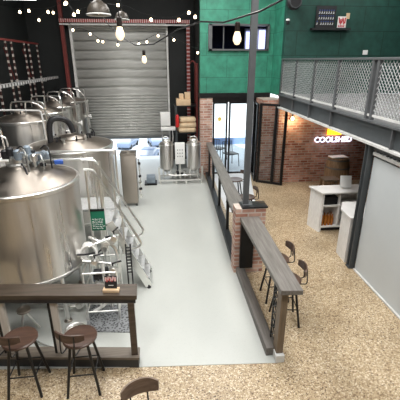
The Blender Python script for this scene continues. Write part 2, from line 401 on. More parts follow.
tag(MB().span((1.72, 12.1, 3.9), (1.82, 12.12, 3.98)).build('note_card', 'card_white'), 'small white card inside the long office window', 'card')
bpy.data.objects['note_card'].location.z = 3.351

# folding glass doors
def leaf(name, p, q, z0, z1, label, st=0.055, mids=()):
    d = scat(thing(name, (p[0], p[1], 0), label, 'door', kind='structure'), 'door')
    P = Vector((p[0], p[1], 0)); Q = Vector((q[0], q[1], 0))
    up = Vector((0, 0, 1)); dr = (Q - P).normalized()
    b = MB()
    for base in [P + dr * st / 2, Q - dr * st / 2] + [P + dr * m for m in mids]:
        b.bar(base + up * z0, base + up * z1, st, st)
    for z in (z0 + st / 2, z1 - st / 2):
        b.bar(P + up * z, Q + up * z, st * 0.9, st * 0.9)
    b.build('door_frame', 'black', d)
    MB().bar(P + dr * st + up * (z0 + z1) / 2, Q - dr * st + up * (z0 + z1) / 2, 0.008, z1 - z0 - 2 * st).build('pane', 'glass', d)
    mid = P + dr * ((Q - P).length - st) + up * 1.05
    MB().box(mid + Vector((0, -0.05, 0)), (0.03, 0.05, 0.18)).build('door_handle', 'black', d)
    return d
leaf('door_2', (1.64, 11.74), (2.12, 11.74), 0.01, 2.36, 'narrow glazed door leaf nearest the brick pilaster')
leaf('door_3', (2.16, 11.74), (2.95, 11.74), 0.01, 2.36, 'wide glazed door leaf behind the tall grey column')
leaf('door_4', (2.98, 11.7), (2.86, 10.8), 0.01, 2.40, 'glazed leaf folded inwards next to the tall grey column')
leaf('door_5', (2.90, 10.74), (3.60, 10.30), 0.01, 2.42, 'open black framed glass leaf in front of the brick wall', 0.07, (0.5,))
tag(MB().lathe([(0, 0), (0.06, 0.0), (0.06, 0.006), (0, 0.006)], (1.86, 11.715, 1.85), 5, 'Y').build('door_sticker', 'yellow'), 'yellow star sticker on the narrow glass door leaf', 'sticker')
st = bpy.data.objects['door_sticker']
bm = bmesh.new(); bm.from_mesh(st.data); bm.clear()
for y0 in (0,):
    pts = []
    for i in range(16):
        a = 2 * PI * i / 16; rr = 0.11 if i % 2 == 0 else 0.05
        pts.append((rr * math.cos(a), rr * math.sin(a)))
    a = [bm.verts.new((x, 0, z + 0.11)) for x, z in pts]; c = [bm.verts.new((x, 0.004, z + 0.11)) for x, z in pts]
    bm.faces.new(a); bm.faces.new(c[::-1])
    for i in range(16): bm.faces.new((a[i], a[(i + 1) % 16], c[(i + 1) % 16], c[i]))
bmesh.ops.recalc_face_normals(bm, faces=bm.faces); bm.to_mesh(st.data); bm.free(); st.location = (1.86, 11.731, 1.72)

scat(s_(MB().prism([(1.56, 8.4), (2.35, 8.4), (2.75, 10.7), (2.95, 11.7), (1.64, 11.7), (1.62, 11.0)], 0.0, 0.004), 'floor', 'pave', 'pale floor slab inside the folding glass doors'), 'floor')  # thin pale slab laid over the stone floor
# ------------------------------------------------------------------ outdoors
scat(s_(MB().prism([(1.4, 11.9), (3.6, 11.9), (3.6, 10.9), (14, 10.9), (14, 19), (1.4, 19)], -0.2, -0.01), 'floor', 'pave', 'pale paved terrace outside the glass doors'), 'floor')
scat(s_(MB().prism([(-4.5, 13.9), (1.4, 13.9), (1.4, 14.5), (-4.5, 14.5)], -0.2, 0), 'floor', 'pave', 'short pale apron outside the roller door'), 'floor')
scat(s_(MB().prism([(-60, 14.5), (70, 14.5), (70, 120), (-60, 120)], -7.7, -7.5), 'floor', 'street', 'sunlit street lying below the building'), 'floor')
scat(s_(MB().span((-4.5, 14.3, -7.5), (14, 14.5, -0.2)), 'wall_back', 'render', 'retaining wall dropping to the street'), 'wall')
def building(x0, x1, y0, h0, h1, label, wins, mat='render'):
    t = thing('building', ((x0 + x1) / 2, y0, h0), label, 'building')
    MB().span((x0, y0, h0), (x1, y0 + 8, h1)).build('wall', mat, t)
    for (a, z0, wd, hh) in wins:
        f = MB().span((a - 0.08, y0 - 0.06, z0 - 0.08), (a + wd + 0.08, y0 + 0.02, z0 + hh + 0.08)).build('window', 'flange', t)
        MB().span((a, y0 - 0.08, z0), (a + wd, y0 - 0.05, z0 + hh)).build('pane', 'window_grey', f)
    MB().span((x0 - 0.1, y0 - 0.15, h1), (x1 + 0.1, y0 + 8.1, h1 + 0.3)).build('roof', 'rail_steel', t)
    return t
building(2.0, 16, 28, -7.5, 8, 'white rendered building across the street, seen through the glass doors', [(6.3, 1.2, 0.8, 1.2), (6.3, 3.0, 0.8, 0.9), (9.0, 1.2, 0.8, 1.2)])
building(-20, 1.0, 66, -7.5, 4, 'pale building far beyond the street, seen under the roller door', [(-8 + 2.2 * i, -5.5, 1.2, 1.5) for i in range(4)])
tag(MB().span((1.5, 16.3, -0.01), (13, 16.45, 0.28)).build('terrace_wall', 'blue_wall'), 'low blue wall at the far edge of the terrace outside', 'wall')
def car(x, y, z, mat, label, rz=0):
    t = thing('car', (x, y, z), label, 'car')
    t.rotation_euler = (0, 0, rz)
    b = MB(); b.box((0, 0, 0.62), (4.3, 1.75, 0.62), bevel=0.12); b.build('body', mat, t, local=True)
    b = MB(); bmv = [(-1.3, 0.9), (-0.8, 1.42), (0.9, 1.42), (1.5, 0.9)]
    a = [b.bm.verts.new((p, -0.75, q)) for p, q in bmv]; c = [b.bm.verts.new((p, 0.75, q)) for p, q in bmv]
    b.bm.faces.new(a); b.bm.faces.new(c[::-1])
    for i in range(4): b.bm.faces.new((a[i], c[i], c[(i + 1) % 4], a[(i + 1) % 4]))
    b.build('windows', 'glass_dark' if False else 'window_grey', t, local=True)
    MB().box((0.05, 0, 1.44), (1.7, 1.45, 0.05), bevel=0.01).build('roof', mat, t, local=True)
    for sx in (-1.3, 1.35):
        for sy in (-0.8, 0.8):
            MB().lathe([(0, -0.1), (0.32, -0.1), (0.32, 0.1), (0, 0.1)], (sx, sy, 0.32), 16, 'Y').build('wheel', 'tyre', t, local=True)
    return t
car(-1.6, 42.5, -7.5, 'car_blue', 'dark blue car on the street, seen under the roller door', R(80))
car(-4.6, 50, -7.5, 'car_white', 'blue grey car on the street, left one of the far pair', R(75))
car(-0.9, 51, -7.5, 'car_white', 'blue grey car on the street, right one of the far pair', R(100))
# wire chairs on the terrace
def wire_chair(x, y, rz, label):
    t = thing('terrace_chair', (x, y, -0.01), label, 'chair', 'black chairs outside the glass doors'); t.rotation_euler = (0, 0, rz)
    for sx in (-0.2, 0.2):
        for sy in (-0.2, 0.2):
            MB().cyl((sx * 1.15, sy * 1.15, 0), (sx, sy, 0.45), 0.014).build('leg', 'black', t, local=True)
    MB().box((0, 0, 0.46), (0.44, 0.44, 0.035), bevel=0.01).build('seat', 'black', t, local=True)
    b = MB().tube([(-0.2, 0.2, 0.46), (-0.2, 0.25, 0.85), (0.2, 0.25, 0.85), (0.2, 0.2, 0.46)], 0.014)
    for k in range(4): b.cyl((-0.12 + 0.08 * k, 0.205, 0.47), (-0.12 + 0.08 * k, 0.25, 0.85), 0.01)
    b.build('backrest', 'black', t, local=True)
wire_chair(2.45, 12.75, 0.4, 'black chair outside, left of the tall grey column')
wire_chair(2.15, 13.6, 2.4, 'black chair outside, furthest from the glass doors')

# ------------------------------------------------------------------ mezzanine
scat(s_(MB().span((3.44, -4.0, 2.54), (8.0, 10.6, 2.67)), 'floor', 'deck', 'grey mezzanine walkway floor'), 'floor')
bt = thing('mezzanine_beam', (3.4, 3.2, 2.3), 'long grey steel channel beam carrying the mezzanine edge', 'beam')
MB().span((3.39, -4.0, 2.36), (3.43, 10.55, 2.66)).build('web', 'grey_steel', bt)
MB().span((3.32, -4.0, 2.32), (3.43, 10.55, 2.355)).build('lower_flange', 'flange', bt)
MB().span((3.32, -4.0, 2.662), (3.43, 10.55, 2.69)).build('upper_flange', 'rail_steel', bt)
b = MB()
for y in (9.3, 8.2, 7.06, 5.0, 4): b.span((3.34, y - 0.012, 2.36), (3.39, y + 0.012, 2.66))
b.build('stiffener', 'rail_steel', bt)
rl = thing('mezzanine_railing', (3.4, 3.2, 2.69), 'grey steel railing with woven wire infill along the mezzanine edge', 'railing')
MB().span((3.36, -3.9, 3.60), (3.44, 10.5, 3.64), 0.006).build('handrail', 'rail_steel', rl)
MB().span((3.385, -3.9, 2.74), (3.415, 10.5, 2.775)).build('bottom_rail', 'flange', rl)
ys = [10.45, 9.35, 8.2, 7.06, 5.85, 5.70, 4.5, 3.2]
for y in ys: MB().span((3.37, y - 0.03, 2.69), (3.43, y + 0.03, 3.60)).build('post', 'rail_steel', rl)
def wire_panel(y0, y1, z0=2.78, z1=3.59, pitch=0.085, r=0.0075):
    b = MB(); h = z1 - z0
    for sgn in (1, -1):
        s = -h
        while s < (y1 - y0) + h:
            # line y = y0 + s + t, z = z0 + t (sgn 1) or z1 - t
            t0 = max(0, -s); t1 = min(h, (y1 - y0) - s)
            if t1 > t0 + 0.01:
                za, zb = (z0 + t0, z0 + t1) if sgn == 1 else (z1 - t0, z1 - t1)
                b.bar((3.40 + 0.006 * sgn, y0 + s + t0, za), (3.40 + 0.006 * sgn, y0 + s + t1, zb), r, r)
            s += pitch
    b.build('wire_panel', 'mesh', rl, smooth=False)
for a, c in zip(ys[1:], ys[:-1]):
    if c - a > 0.5: wire_panel(a + 0.03, c - 0.03)
# short end rail of the walkway against the green wall
tag(MB().span((3.34, 5.52, 0), (3.46, 5.66, 0.02)).span((3.35, 5.53, 0.02), (3.45, 5.55, 2.32)).span((3.35, 5.63, 0.02), (3.45, 5.65, 2.32)).span((3.39, 5.55, 0.02), (3.41, 5.63, 2.32)).build('steel_post', 'grey_steel'), 'dark steel post under the mezzanine beam beside the pale grey panel', 'post')
sp = thing('sliding_door', (3.44, 2, 0), 'large pale grey sliding panel at the right under the mezzanine', 'door')
MB().span((3.43, -1.5, 0.02), (3.49, 5.48, 2.12)).build('panel', 'panel', sp)
MB().span((3.40, -1.5, 2.16), (3.48, 5.48, 2.21)).build('track', 'flange', sp); MB().span((3.40, -1.5, 2.25), (3.48, 5.48, 2.30)).build('track', 'rail_steel', sp)
b = MB()
y = 5.4
while y > 2: b.span((3.42, y, 2.21), (3.46, y + 0.03, 2.25)); y -= 0.09
b.build('roller', 'rail_steel', sp)
MB().span((3.40, -1.5, 0.006), (3.43, 5.48, 0.03)).build('floor_guide', 'flange', sp)

# ------------------------------------------------------------------ tall column and brick pier
scat(s_(MB().span((1.2, 5.6, 0), (1.72, 5.86, 1.25)), 'wall_right', 'brick', 'brick pier between the two drink ledges'), 'wall')
tag(MB().span((1.30, 5.59, 1.25), (1.75, 5.87, 1.28), 0.004).build('pier_cap', 'black'), 'black cap on top of the brick pier', 'cap')
tag(MB().span((1.345, 5.72, 1.28), (1.44, 5.79, 6.6)).span((1.33, 5.66, 1.28), (1.50, 5.86, 1.29)).build('steel_column', 'column_grey'), 'tall grey steel column standing on the brick pier', 'column')

# ------------------------------------------------------------------ drink ledges on the right
lg = thing('drink_ledge', (1.43, 4.5, 0), 'thick weathered timber drink ledge nearest the camera on the right', 'bar ledge')
b = MB()
pts = [(1.31, 3.45), (1.565, 3.43), (1.60, 5.58), (1.27, 5.58)]
b.prism(pts, 1.045, 1.105); b.build('top', 'ledge', lg)
MB().span((1.345, 3.52, 0.11), (1.43, 3.66, 1.04)).build('post', 'post_brown', lg)
MB().span((1.33, 3.47, 0.006), (1.44, 3.60, 0.11)).build('bracket', 'flange', lg)
b = MB()
for k in range(7):
    z = 0.2 + 0.11 * k
    b.bar((1.345, 3.66, z), (1.345, 3.78, z + 0.11), 0.012, 0.012); b.bar((1.345, 3.66, z + 0.11), (1.345, 3.78, z), 0.012, 0.012)
b.span((1.335, 3.77, 0.15), (1.355, 3.79, 1.04)); b.build('lattice', 'black', lg)
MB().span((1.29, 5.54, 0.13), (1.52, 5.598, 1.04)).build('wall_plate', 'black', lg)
tag(MB().span((1.24, 3.60, 0.0), (1.38, 5.6, 0.13), 0.008).build('kerb', 'kerb'), 'dark sill kerb on the floor under the nearer right ledge', 'kerb')
lg = thing('drink_ledge', (1.48, 8.7, 0), 'long weathered timber drink ledge beyond the tall column', 'bar ledge')
MB().prism([(1.19, 5.88), (1.46, 5.88), (1.60, 11.6), (1.42, 11.6)], 1.06, 1.12).build('top', 'ledge', lg)
for y in (7.2, 8.6, 10.0, 11.2):
    xx = 1.29 + 0.03 * (y - 6); MB().span((xx, y - 0.03, 0.12), (xx + 0.06, y + 0.03, 1.06)).build('post', 'black', lg)
tag(MB().prism([(1.22, 5.88), (1.36, 5.88), (1.52, 11.6), (1.40, 11.6)], 0, 0.12).build('kerb', 'kerb_dark'), 'dark kerb on the floor under the far right ledge', 'kerb')

# ------------------------------------------------------------------ bar ledge on the left
lb = thing('drink_ledge', (-1.2, 3.7, 0), 'long dark brown timber ledge in front of the tanks at the left', 'bar ledge')
MB().prism([(-2.6, 3.84), (-0.36, 3.61), (-0.37, 3.85), (-2.6, 4.08)], 0.995, 1.05).build('top', 'ledge_brown', lb)
b = MB().prism([(-2.6, 3.86), (-0.38, 3.63), (-0.38, 3.67), (-2.6, 3.90)], 0.93, 0.995); b.build('apron', 'kerb_dark', lb)
MB().span((-0.475, 3.62, 0.166), (-0.40, 3.69, 0.94)).build('post', 'ledge_brown', lb)
for x in (-1.40, -2.03):
    y = 3.66 + (-0.4 - x) * 0.103
    p = MB().span((x, y, 0.166), (x + 0.075, y + 0.05, 0.94)).build('post', 'post_pale', lb)
    MB().span((x - 0.028, y - 0.01, 0.166), (x, y + 0.05, 0.94)).build('edge_strip', 'black', p)
kb = thing('kerb', (-1.2, 3.7, 0), 'brown topped kerb under the dark brown left ledge', 'kerb')
MB().prism([(-2.6, 3.83), (-0.39, 3.58), (-0.39, 3.74), (-2.6, 3.99)], 0.0, 0.13).build('base', 'kerb_dark', kb)
MB().prism([(-2.6, 3.82), (-0.38, 3.57), (-0.38, 3.75), (-2.6, 4.0)], 0.13, 0.165).build('sill', 'sill', kb)
mh = thing('menu_holder', (-0.66, 3.73, 1.05), 'black menu card with red and white print in a pine block on the left ledge', 'menu')
MB().box((-0.66, 3.725, 1.07), (0.19, 0.07, 0.04), rz=-0.1, bevel=0.004).build('base', 'pine', mh)
MB().box((-0.66, 3.74, 1.16), (0.145, 0.006, 0.17), rz=-0.1, rx=-0.15).build('card', 'card_black', mh)
b = MB()
for i in range(5): b.box((-0.715 + 0.027 * i, 3.745 - 0.0028 * (i - 2), 1.205 + 0.01 * (i % 2)), (0.021, 0.008, 0.05), rz=-0.1, rx=-0.15, ry=0.3 * (i % 2))
b.build('print', 'card_pink', mh)
b = MB()
for i in range(4): b.box((-0.70 + 0.028 * i, 3.741, 1.19 + 0.012 * (i % 2)), (0.014, 0.008, 0.03), rz=-0.1, rx=-0.15)
b.build('print', 'card_red', mh)
MB().box((-0.66, 3.734, 1.13), (0.06, 0.006, 0.008), rz=-0.1, rx=-0.15).build('print', 'card_white', mh)

# ------------------------------------------------------------------ stools
def make_stool(loc, rz, label, mat='seat', group='bar stools', wide=0.36, seat_z=0.70, bh=0.05, turn=0.0):
    t = thing('bar_stool', loc, label, 'stool', group); t.rotation_euler = (0, 0, rz)
    # local frame: +y is the front of the stool (towards the bar), back at -y
    MB().lathe([(0, seat_z - 0.02), (STOOL_R * 0.9, seat_z - 0.02), (STOOL_R, seat_z - 0.008), (STOOL_R, seat_z + 0.008), (STOOL_R * 0.94, seat_z + 0.018), (STOOL_R * 0.6, seat_z + 0.013), (0, seat_z + 0.011)], (0, 0, 0), 32).build('seat', mat, t, local=True)
    a = wide / 2
    for sx in (-1, 1):
        for sy in (-1, 1):
            MB().cyl((sx * a, sy * a, 0), (sx * 0.09, sy * 0.09, seat_z - 0.02), 0.016, 0.016, 10).build('leg', 'black', t, local=True)
    zr = 0.28; k = a + (0.09 - a) * zr / (seat_z - 0.02)
    b = MB()
    for p, q in (((-k, -k), (k, -k)), ((k, -k), (k, k)), ((k, k), (-k, k)), ((-k, k), (-k, -k))): b.cyl((*p, zr), (*q, zr), 0.008, None, 8)
    b.build('footrest', 'black', t, local=True)
    for sx in (-1, 1):
        b = MB().tube([(sx * 0.075, 0.0, seat_z - 0.026), (sx * 0.075, -0.2, seat_z - 0.035), (sx * 0.08, -0.25, seat_z - 0.03), (sx * 0.08, -0.255, seat_z + 0.02), (sx * 0.08, -0.235, seat_z + 0.21)], 0.008, 8, smooth=2)
        b.build('back_rod', 'black', t, local=True)
    # curved wooden back band
    b = MB(); n = 14; rad = 0.26; cx, cy = 0, 0.02
    rows = []
    for i in range(n + 1):
        ang = R(-90 - 40 + 80 * i / n)
        e = 1 - 0.35 * abs(2 * i / n - 1) ** 3
        row = []
        for rr in (rad - 0.008, rad + 0.008):
            for z in (seat_z + 0.175 - bh * e, seat_z + 0.175 + bh * e):
                row.append(b.bm.verts.new((cx + rr * math.cos(ang), cy + rr * math.sin(ang), z)))
        rows.append(row)
    for p, q in zip(rows, rows[1:]):
        for i, j in ((0, 1), (1, 3), (3, 2), (2, 0)): b.bm.faces.new((p[i], p[j], q[j], q[i]))
    for rrow in (rows[0], rows[-1]): b.bm.faces.new((rrow[0], rrow[1], rrow[3], rrow[2]))
    b.build('backrest', mat, t, local=True)
    for c in kids(t):
        if c.name.startswith('back'): c.rotation_euler = (0, 0, turn)
    return t
st0 = make_stool((-1.66, 3.44, 0), 0.02, 'dark timber bar stool at the left ledge, nearest the left edge of the photo', turn=-0.32)
dup(st0, (-1.00, 3.40, 0), 0.02, 'dark timber bar stool at the left ledge, right one of its pair')
st1 = make_stool((-0.22, 2.27, 0), PI + 0.30, 'bar stool cut off by the bottom edge, only its pale brown back showing', 'seat_pale', bh=0.085)
st2 = make_stool((1.72, 4.85, 0), R(90), 'bar stool at the right ledge, nearer the brick pier', 'seat', bh=0.065)
dup(st2, (1.70, 4.28, 0), R(84), 'bar stool at the right ledge, nearer its free end')
st3 = make_stool((1.86, 7.6, 0), R(90), 'dark bar stool at the far right ledge just beyond the column', 'seat')
dup(st3, (1.86, 8.9, 0), R(95), 'dark bar stool at the far right ledge closer to the glass doors')

# ------------------------------------------------------------------ tanks
def tank(name, x, y, r, z0, z1, label, cone=0.17, legs=4, manhole=True, kind='big', mat='steel', group='brewing tanks'):
    t = thing(name, (x, y, 0.006), label, 'tank', group)
    MB().lathe([(r, z0), (r, z1)], (x, y, 0), 64).build('shell', mat, t)
    b = MB()
    prof = [(r, z1 - 0.005), (r + 0.004, z1 + 0.005), (r * 0.93, z1 + 0.02)]
    if kind == 'big': prof += [(r * 0.5, z1 + cone * 0.62), (r * 0.17, z1 + cone), (0, z1 + cone)]
    else: prof += [(r * 0.75, z1 + cone * 0.6), (r * 0.45, z1 + cone * 0.9), (0, z1 + cone)]
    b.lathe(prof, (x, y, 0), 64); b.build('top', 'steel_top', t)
    MB().lathe([(r, z1 - 0.055), (r + 0.012, z1 - 0.05), (r + 0.012, z1 - 0.008), (r + 0.02, z1), (r + 0.012, z1 + 0.012), (r - 0.02, z1 + 0.012)], (x, y, 0), 64).build('rim', 'pipe', t)
    MB().ring((x, y, z0 + 0.02), r + 0.004, 0.012, 64).build('seam', 'pipe', t)
    zb = max(0.3, z0 - r * 0.75)
    MB().lathe([(r, z0), (r * 0.97, z0 - 0.04), (0.07, zb), (0.04, zb - 0.06), (0.04, zb - 0.12), (0, zb - 0.12)], (x, y, 0), 64).build('bottom_cone', mat, t)
    for k in range(legs):
        a = PI / 4 + 2 * PI * k / legs
        lx, ly = x + math.cos(a) * (r - 0.05), y + math.sin(a) * (r - 0.05)
        l = MB().cyl((lx, ly, 0.03), (lx, ly, z0 + 0.02), 0.03).build('leg', 'pipe', t)
        MB().lathe([(0, 0.006), (0.06, 0.006), (0.05, 0.03), (0, 0.035)], (lx, ly, 0), 16).build('foot_pad', 'steel_top', l)
    return t
def small_manhole(t, x, y, z, r=0.17):
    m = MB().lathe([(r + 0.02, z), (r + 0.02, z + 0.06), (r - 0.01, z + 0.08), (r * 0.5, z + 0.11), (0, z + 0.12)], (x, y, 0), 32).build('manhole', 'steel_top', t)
    for k in range(6):
        a = 2 * PI * k / 6
        MB().cyl((x + (r + 0.03) * math.cos(a), y + (r + 0.03) * math.sin(a), z + 0.03), (x + (r + 0.03) * math.cos(a), y + (r + 0.03) * math.sin(a), z + 0.12), 0.016).build('clamp', 'rubber', m)
def valve(t, x, y, z, rot=0, s=1.0):
    """butterfly valve with a lever"""
    v = MB().lathe([(0, -0.05 * s), (0.035 * s, -0.05 * s), (0.035 * s, -0.03 * s), (0.05 * s, -0.02 * s), (0.05 * s, 0.02 * s), (0.035 * s, 0.03 * s), (0.035 * s, 0.05 * s), (0, 0.05 * s)], (x, y, z), 16, 'Y').build('valve', 'pipe', t)
    MB().cyl((x, y, z), (x, y, z + 0.09 * s), 0.01).box((x + 0.05 * s * math.cos(rot), y + 0.05 * s * math.sin(rot), z + 0.09 * s), (0.13 * s, 0.02, 0.015), rz=rot).build('lever', 'rubber', v)

# T1 — the large near tank
t1 = tank('brewing_tank', -1.98, 5.08, 0.765, 0.78, 2.05, 'largest stainless tank, nearest the camera, with a cluster of fittings on top', 0.2)
zt = 2.24
b = MB()
b.lathe([(0, 0), (0.13, 0), (0.13, 0.03), (0.09, 0.05), (0.09, 0.12), (0, 0.12)], (-1.98, 5.08, zt), 24)
b.build('top_flange', 'pipe', t1)
random.seed(3)
for i, (dx, dy, dz, h) in enumerate([(-0.08, 0.02, 0.14, 0.12), (0.04, -0.05, 0.1, 0.14), (0.12, 0.1, 0.14, 0.12), (-0.18, 0.1, 0.08, 0.13), (0.22, 0.02, 0.06, 0.10)]):
    a = MB().lathe([(0, 0), (0.045, 0), (0.05, 0.02), (0.05, h - 0.02), (0.03, h), (0, h)], (-1.98 + dx, 5.08 + dy, zt + dz), 14).build('actuator', ['rubber', 'blue_grey', 'blue_grey', 'rubber', 'pipe'][i], t1)
    MB().cyl((-1.98 + dx, 5.08 + dy, zt - 0.04), (-1.98 + dx, 5.08 + dy, zt + dz), 0.02).build('stem', 'pipe', a)
MB().box((-1.73, 5.22, zt + 0.10), (0.28, 0.12, 0.10), rz=0.3, bevel=0.02).build('motor', 'blue_grey', t1)
for i in range(16):
    px = -1.98 + random.uniform(-0.1, 0.42); py = 5.08 + random.uniform(-0.1, 0.22); pz = zt + random.uniform(0.0, 0.24)
    if i % 3 == 0: MB().box((px, py, pz), (0.07, 0.06, 0.05), rz=i, bevel=0.01).build('fitting', ['rubber', 'pipe', 'blue_grey'][i % 2], t1)
    elif i % 3 == 1: MB().lathe([(0, -0.05), (0.04, -0.05), (0.04, 0.05), (0, 0.05)], (px, py, pz), 12, 'XYX'[i % 3]).build('fitting', ['rubber', 'blue_grey', 'pipe'][i % 3], t1)
    else: MB().tube([(px, py, pz), (px + 0.08, py - 0.02, pz + 0.06), (px + 0.14, py - 0.08, pz), (px + 0.15, py - 0.1, zt - 0.03)], 0.011, smooth=1).build('small_hose', 'rubber' if i % 2 else 'pipe', t1)
MB().box((-1.5, 5.32, zt - 0.02), (0.12, 0.07, 0.06), rz=0.3, bevel=0.01).build('gauge_box', 'blue', t1)
MB().tube([(-2.05, 5.0, zt + 0.1), (-2.35, 4.95, zt + 0.12), (-2.5, 4.95, zt + 0.02), (-2.52, 4.93, 2.1)], 0.02, smooth=2).build('spray_pipe', 'pipe', t1)
MB().tube([(-1.9, 5.0, zt + 0.05), (-1.82, 4.9, zt - 0.0), (-1.78, 4.82, zt - 0.06)], 0.012).build('sample_lever', 'rubber', t1)
# outlet on the right of T1
MB().tube([(-1.98, 5.08, 0.3), (-1.98, 4.95, 0.16), (-1.6, 4.7, 0.14), (-1.3, 4.75, 0.15)], 0.025, smooth=2).build('outlet_pipe', 'pipe', t1)
valve(t1, -1.33, 4.74, 0.16, 0.2, 1.2)
# cladding side port with white wrap
mw = MB().lathe([(0, 0), (0.13, 0), (0.14, 0.05), (0.12, 0.09), (0.0, 0.1)], (-1.33, 4.9, 0.98), 24, rot=Matrix.Rotation(R(60), 4, 'Y')).build('side_manway', 'hose_white', t1)
MB().tube([(-1.36, 4.80, 0.98), (-1.18, 4.74, 1.0), (-1.02, 4.78, 1.0)], 0.014).build('handle', 'rubber', mw)

# T2 — the large tank behind
t2 = tank('brewing_tank', -1.80, 7.42, 0.80, 0.6, 2.03, 'large stainless tank second from the camera, beside the steel stair, with a manhole on top', 0.16)
small_manhole(t2, -1.78, 7.42, 2.12, 0.27)
MB().tube([(-2.12, 7.2, 2.1), (-2.12, 7.2, 2.42), (-2.06, 7.2, 2.56), (-1.93, 7.25, 2.58), (-1.78, 7.35, 2.50), (-1.72, 7.38, 2.28)], 0.055, 12, smooth=2).build('vapour_pipe', 'rubber', t2)
for k, (dx, dy) in enumerate([(-0.32, -0.1), (-0.25, -0.28), (0.25, -0.1), (0.3, 0.1), (-0.1, -0.38)]):
    MB().cyl((-1.74 + dx, 7.42 + dy, 2.1), (-1.74 + dx, 7.42 + dy, 2.2), 0.025).box((-1.74 + dx, 7.42 + dy, 2.21), (0.1, 0.03, 0.03), rz=k).build('port', 'rubber' if k % 2 else 'pipe', t2)

# left neighbour partly out of frame
t3 = tank('brewing_tank', -3.05, 6.7, 0.55, 0.6, 2.05, 'small stainless tank cut by the left edge behind the largest tank', 0.12)
small_manhole(t3, -3.0, 6.7, 2.13, 0.12)
MB().tube([(-2.75, 6.6, 2.1), (-2.75, 6.6, 2.55), (-2.85, 6.6, 2.62), (-3.2, 6.6, 2.62)], 0.02, smooth=2).build('spray_pipe', 'pipe', t3)
MB().tube([(-2.68, 6.5, 1.2), (-2.60, 6.45, 2.3), (-2.68, 6.45, 2.42), (-3.1, 6.45, 2.44)], 0.018, smooth=2).build('vent_pipe', 'pipe', t3)

# row of fermenters along the wall
labels = ['stainless fermenter of the wall row, nearest the camera', 'stainless fermenter of the wall row, second from the camera', 'stainless fermenter of the wall row, third from the camera', 'stainless fermenter of the wall row, furthest and beside the roller door']
def fermenter(x, y, label, r=0.62, z1=2.38):
    t = tank('fermenter', x, y, r, 0.95, z1, label, 0.14, group='fermenters along the black wall')
    small_manhole(t, x - 0.05, y, z1 + 0.1, 0.12)
    MB().tube([(x + 0.15, y - 0.15, z1 + 0.08), (x + 0.15, y - 0.15, z1 + 0.34), (x + 0.2, y - 0.2, z1 + 0.40), (x + 0.55, y - 0.35, z1 + 0.40), (x + 0.62, y - 0.38, z1 + 0.34), (x + 0.64, y - 0.38, 1.0), (x + 0.64, y - 0.38, 0.7)], 0.017, smooth=1).build('spray_pipe', 'pipe', t)
    MB().tube([(x - 0.25, y + 0.1, z1 + 0.08), (x - 0.25, y + 0.1, z1 + 0.3), (x - 0.15, y, z1 + 0.38), (x + 0.3, y + 0.05, z1 + 0.36), (x + 0.5, y + 0.1, z1 + 0.15), (x + 0.52, y + 0.1, z1 + 0.02)], 0.015, smooth=1).build('vent_pipe', 'pipe', t)
    b = MB().cyl((x + 0.58, y - 0.2, 1.9), (x + 0.72, y - 0.26, 1.9), 0.03).cyl((x + 0.70, y - 0.26, 1.9), (x + 0.73, y - 0.26, 1.9), 0.07, None, 20); b.build('pressure_gauge', 'card_white', t)
    valve(t, x + 0.66, y - 0.38, 0.8, 0.3, 1.2)
    b = MB().tube([(x + 0.60, y - 0.1, 1.5), (x + 0.74, y - 0.12, 1.45), (x + 0.75, y - 0.12, 1.15)], 0.016, smooth=1)
    b.box((x + 0.7, y - 0.25, 1.35), (0.08, 0.08, 0.14), bevel=0.01); b.build('sample_port', 'rubber', t)
    return t
f0 = fermenter(-3.05, 8.55, labels[0])
for i, y in enumerate((9.88, 11.2, 12.52)):
    dup(f0, (-3.03 + 0.03 * i, y, 0.006), None, labels[i + 1])
# long manifold pipe carried over the tanks
pp = thing('manifold_pipe', (-2.4, 6.2, 2.3), 'long horizontal steel pipe crossing above the tanks from the left edge', 'pipe')
MB().tube([(-4.29, 7.5, 2.70), (-2.36, 7.5, 2.70), (-2.30, 7.5, 2.64), (-2.30, 7.5, 2.05)], 0.018, smooth=1).build('pipe', 'flange', pp)

# ------------------------------------------------------------------ service platform and stair between the tanks
pl = thing('service_stair', (-0.7, 5.8, 0.006), 'stainless steel stair with tubular handrails between the two large tanks', 'stair')
MB().prism([(-1.14, 5.9), (-1.14, 5.30), (-0.84, 5.30), (-0.84, 5.9)], 1.18, 1.22).build('landing', 'galv', pl)
svp = thing('service_platform', (-1.6, 6.2, 0.006), 'steel walkway with guard rails between the two largest tanks', 'platform')
MB().span((-2.45, 5.92, 1.18), (-0.82, 6.52, 1.22)).build('deck', 'galv', svp)
for y in (5.30, 5.80):
    MB().bar((-0.86, y, 1.24), (-0.31, y, 0.04), 0.035, 0.11).build('stringer', 'pipe', pl)
    MB().cyl((-0.31, y, 0.006), (-0.31, y, 0.07), 0.035, 0.02).build('foot', 'rubber', pl)
for k in range(6):
    t = (k + 0.7) / 6.4
    MB().box((-0.86 + 0.55 * t, 5.55, 1.22 - 1.18 * t), (0.16, 0.46, 0.025)).build('tread', 'galv', pl)
r_ = 0.019
MB().tube([(-1.16, 5.30, 2.10), (-1.06, 5.30, 2.10), (-1.0, 5.30, 2.05), (-0.41, 5.30, 0.90), (-0.39, 5.30, 0.83), (-0.44, 5.30, 0.78), (-0.62, 5.30, 0.74)], r_, smooth=2).build('handrail', 'pipe', pl)
MB().tube([(-1.3, 5.86, 2.10), (-1.14, 5.86, 2.10), (-1.06, 5.86, 2.06), (-0.40, 5.86, 0.86), (-0.385, 5.86, 0.78), (-0.43, 5.86, 0.72), (-0.62, 5.86, 0.70)], r_, smooth=2).build('handrail', 'pipe', pl)
MB().tube([(-1.13, 5.93, 2.10), (-4.29, 5.98, 2.10)], r_).build('guard_rail', 'pipe', svp)
MB().tube([(-0.84, 5.93, 2.10), (-0.84, 6.5, 2.10), (-1.3, 6.5, 2.10), (-2.45, 6.52, 2.10)], r_).build('guard_rail', 'pipe', svp)
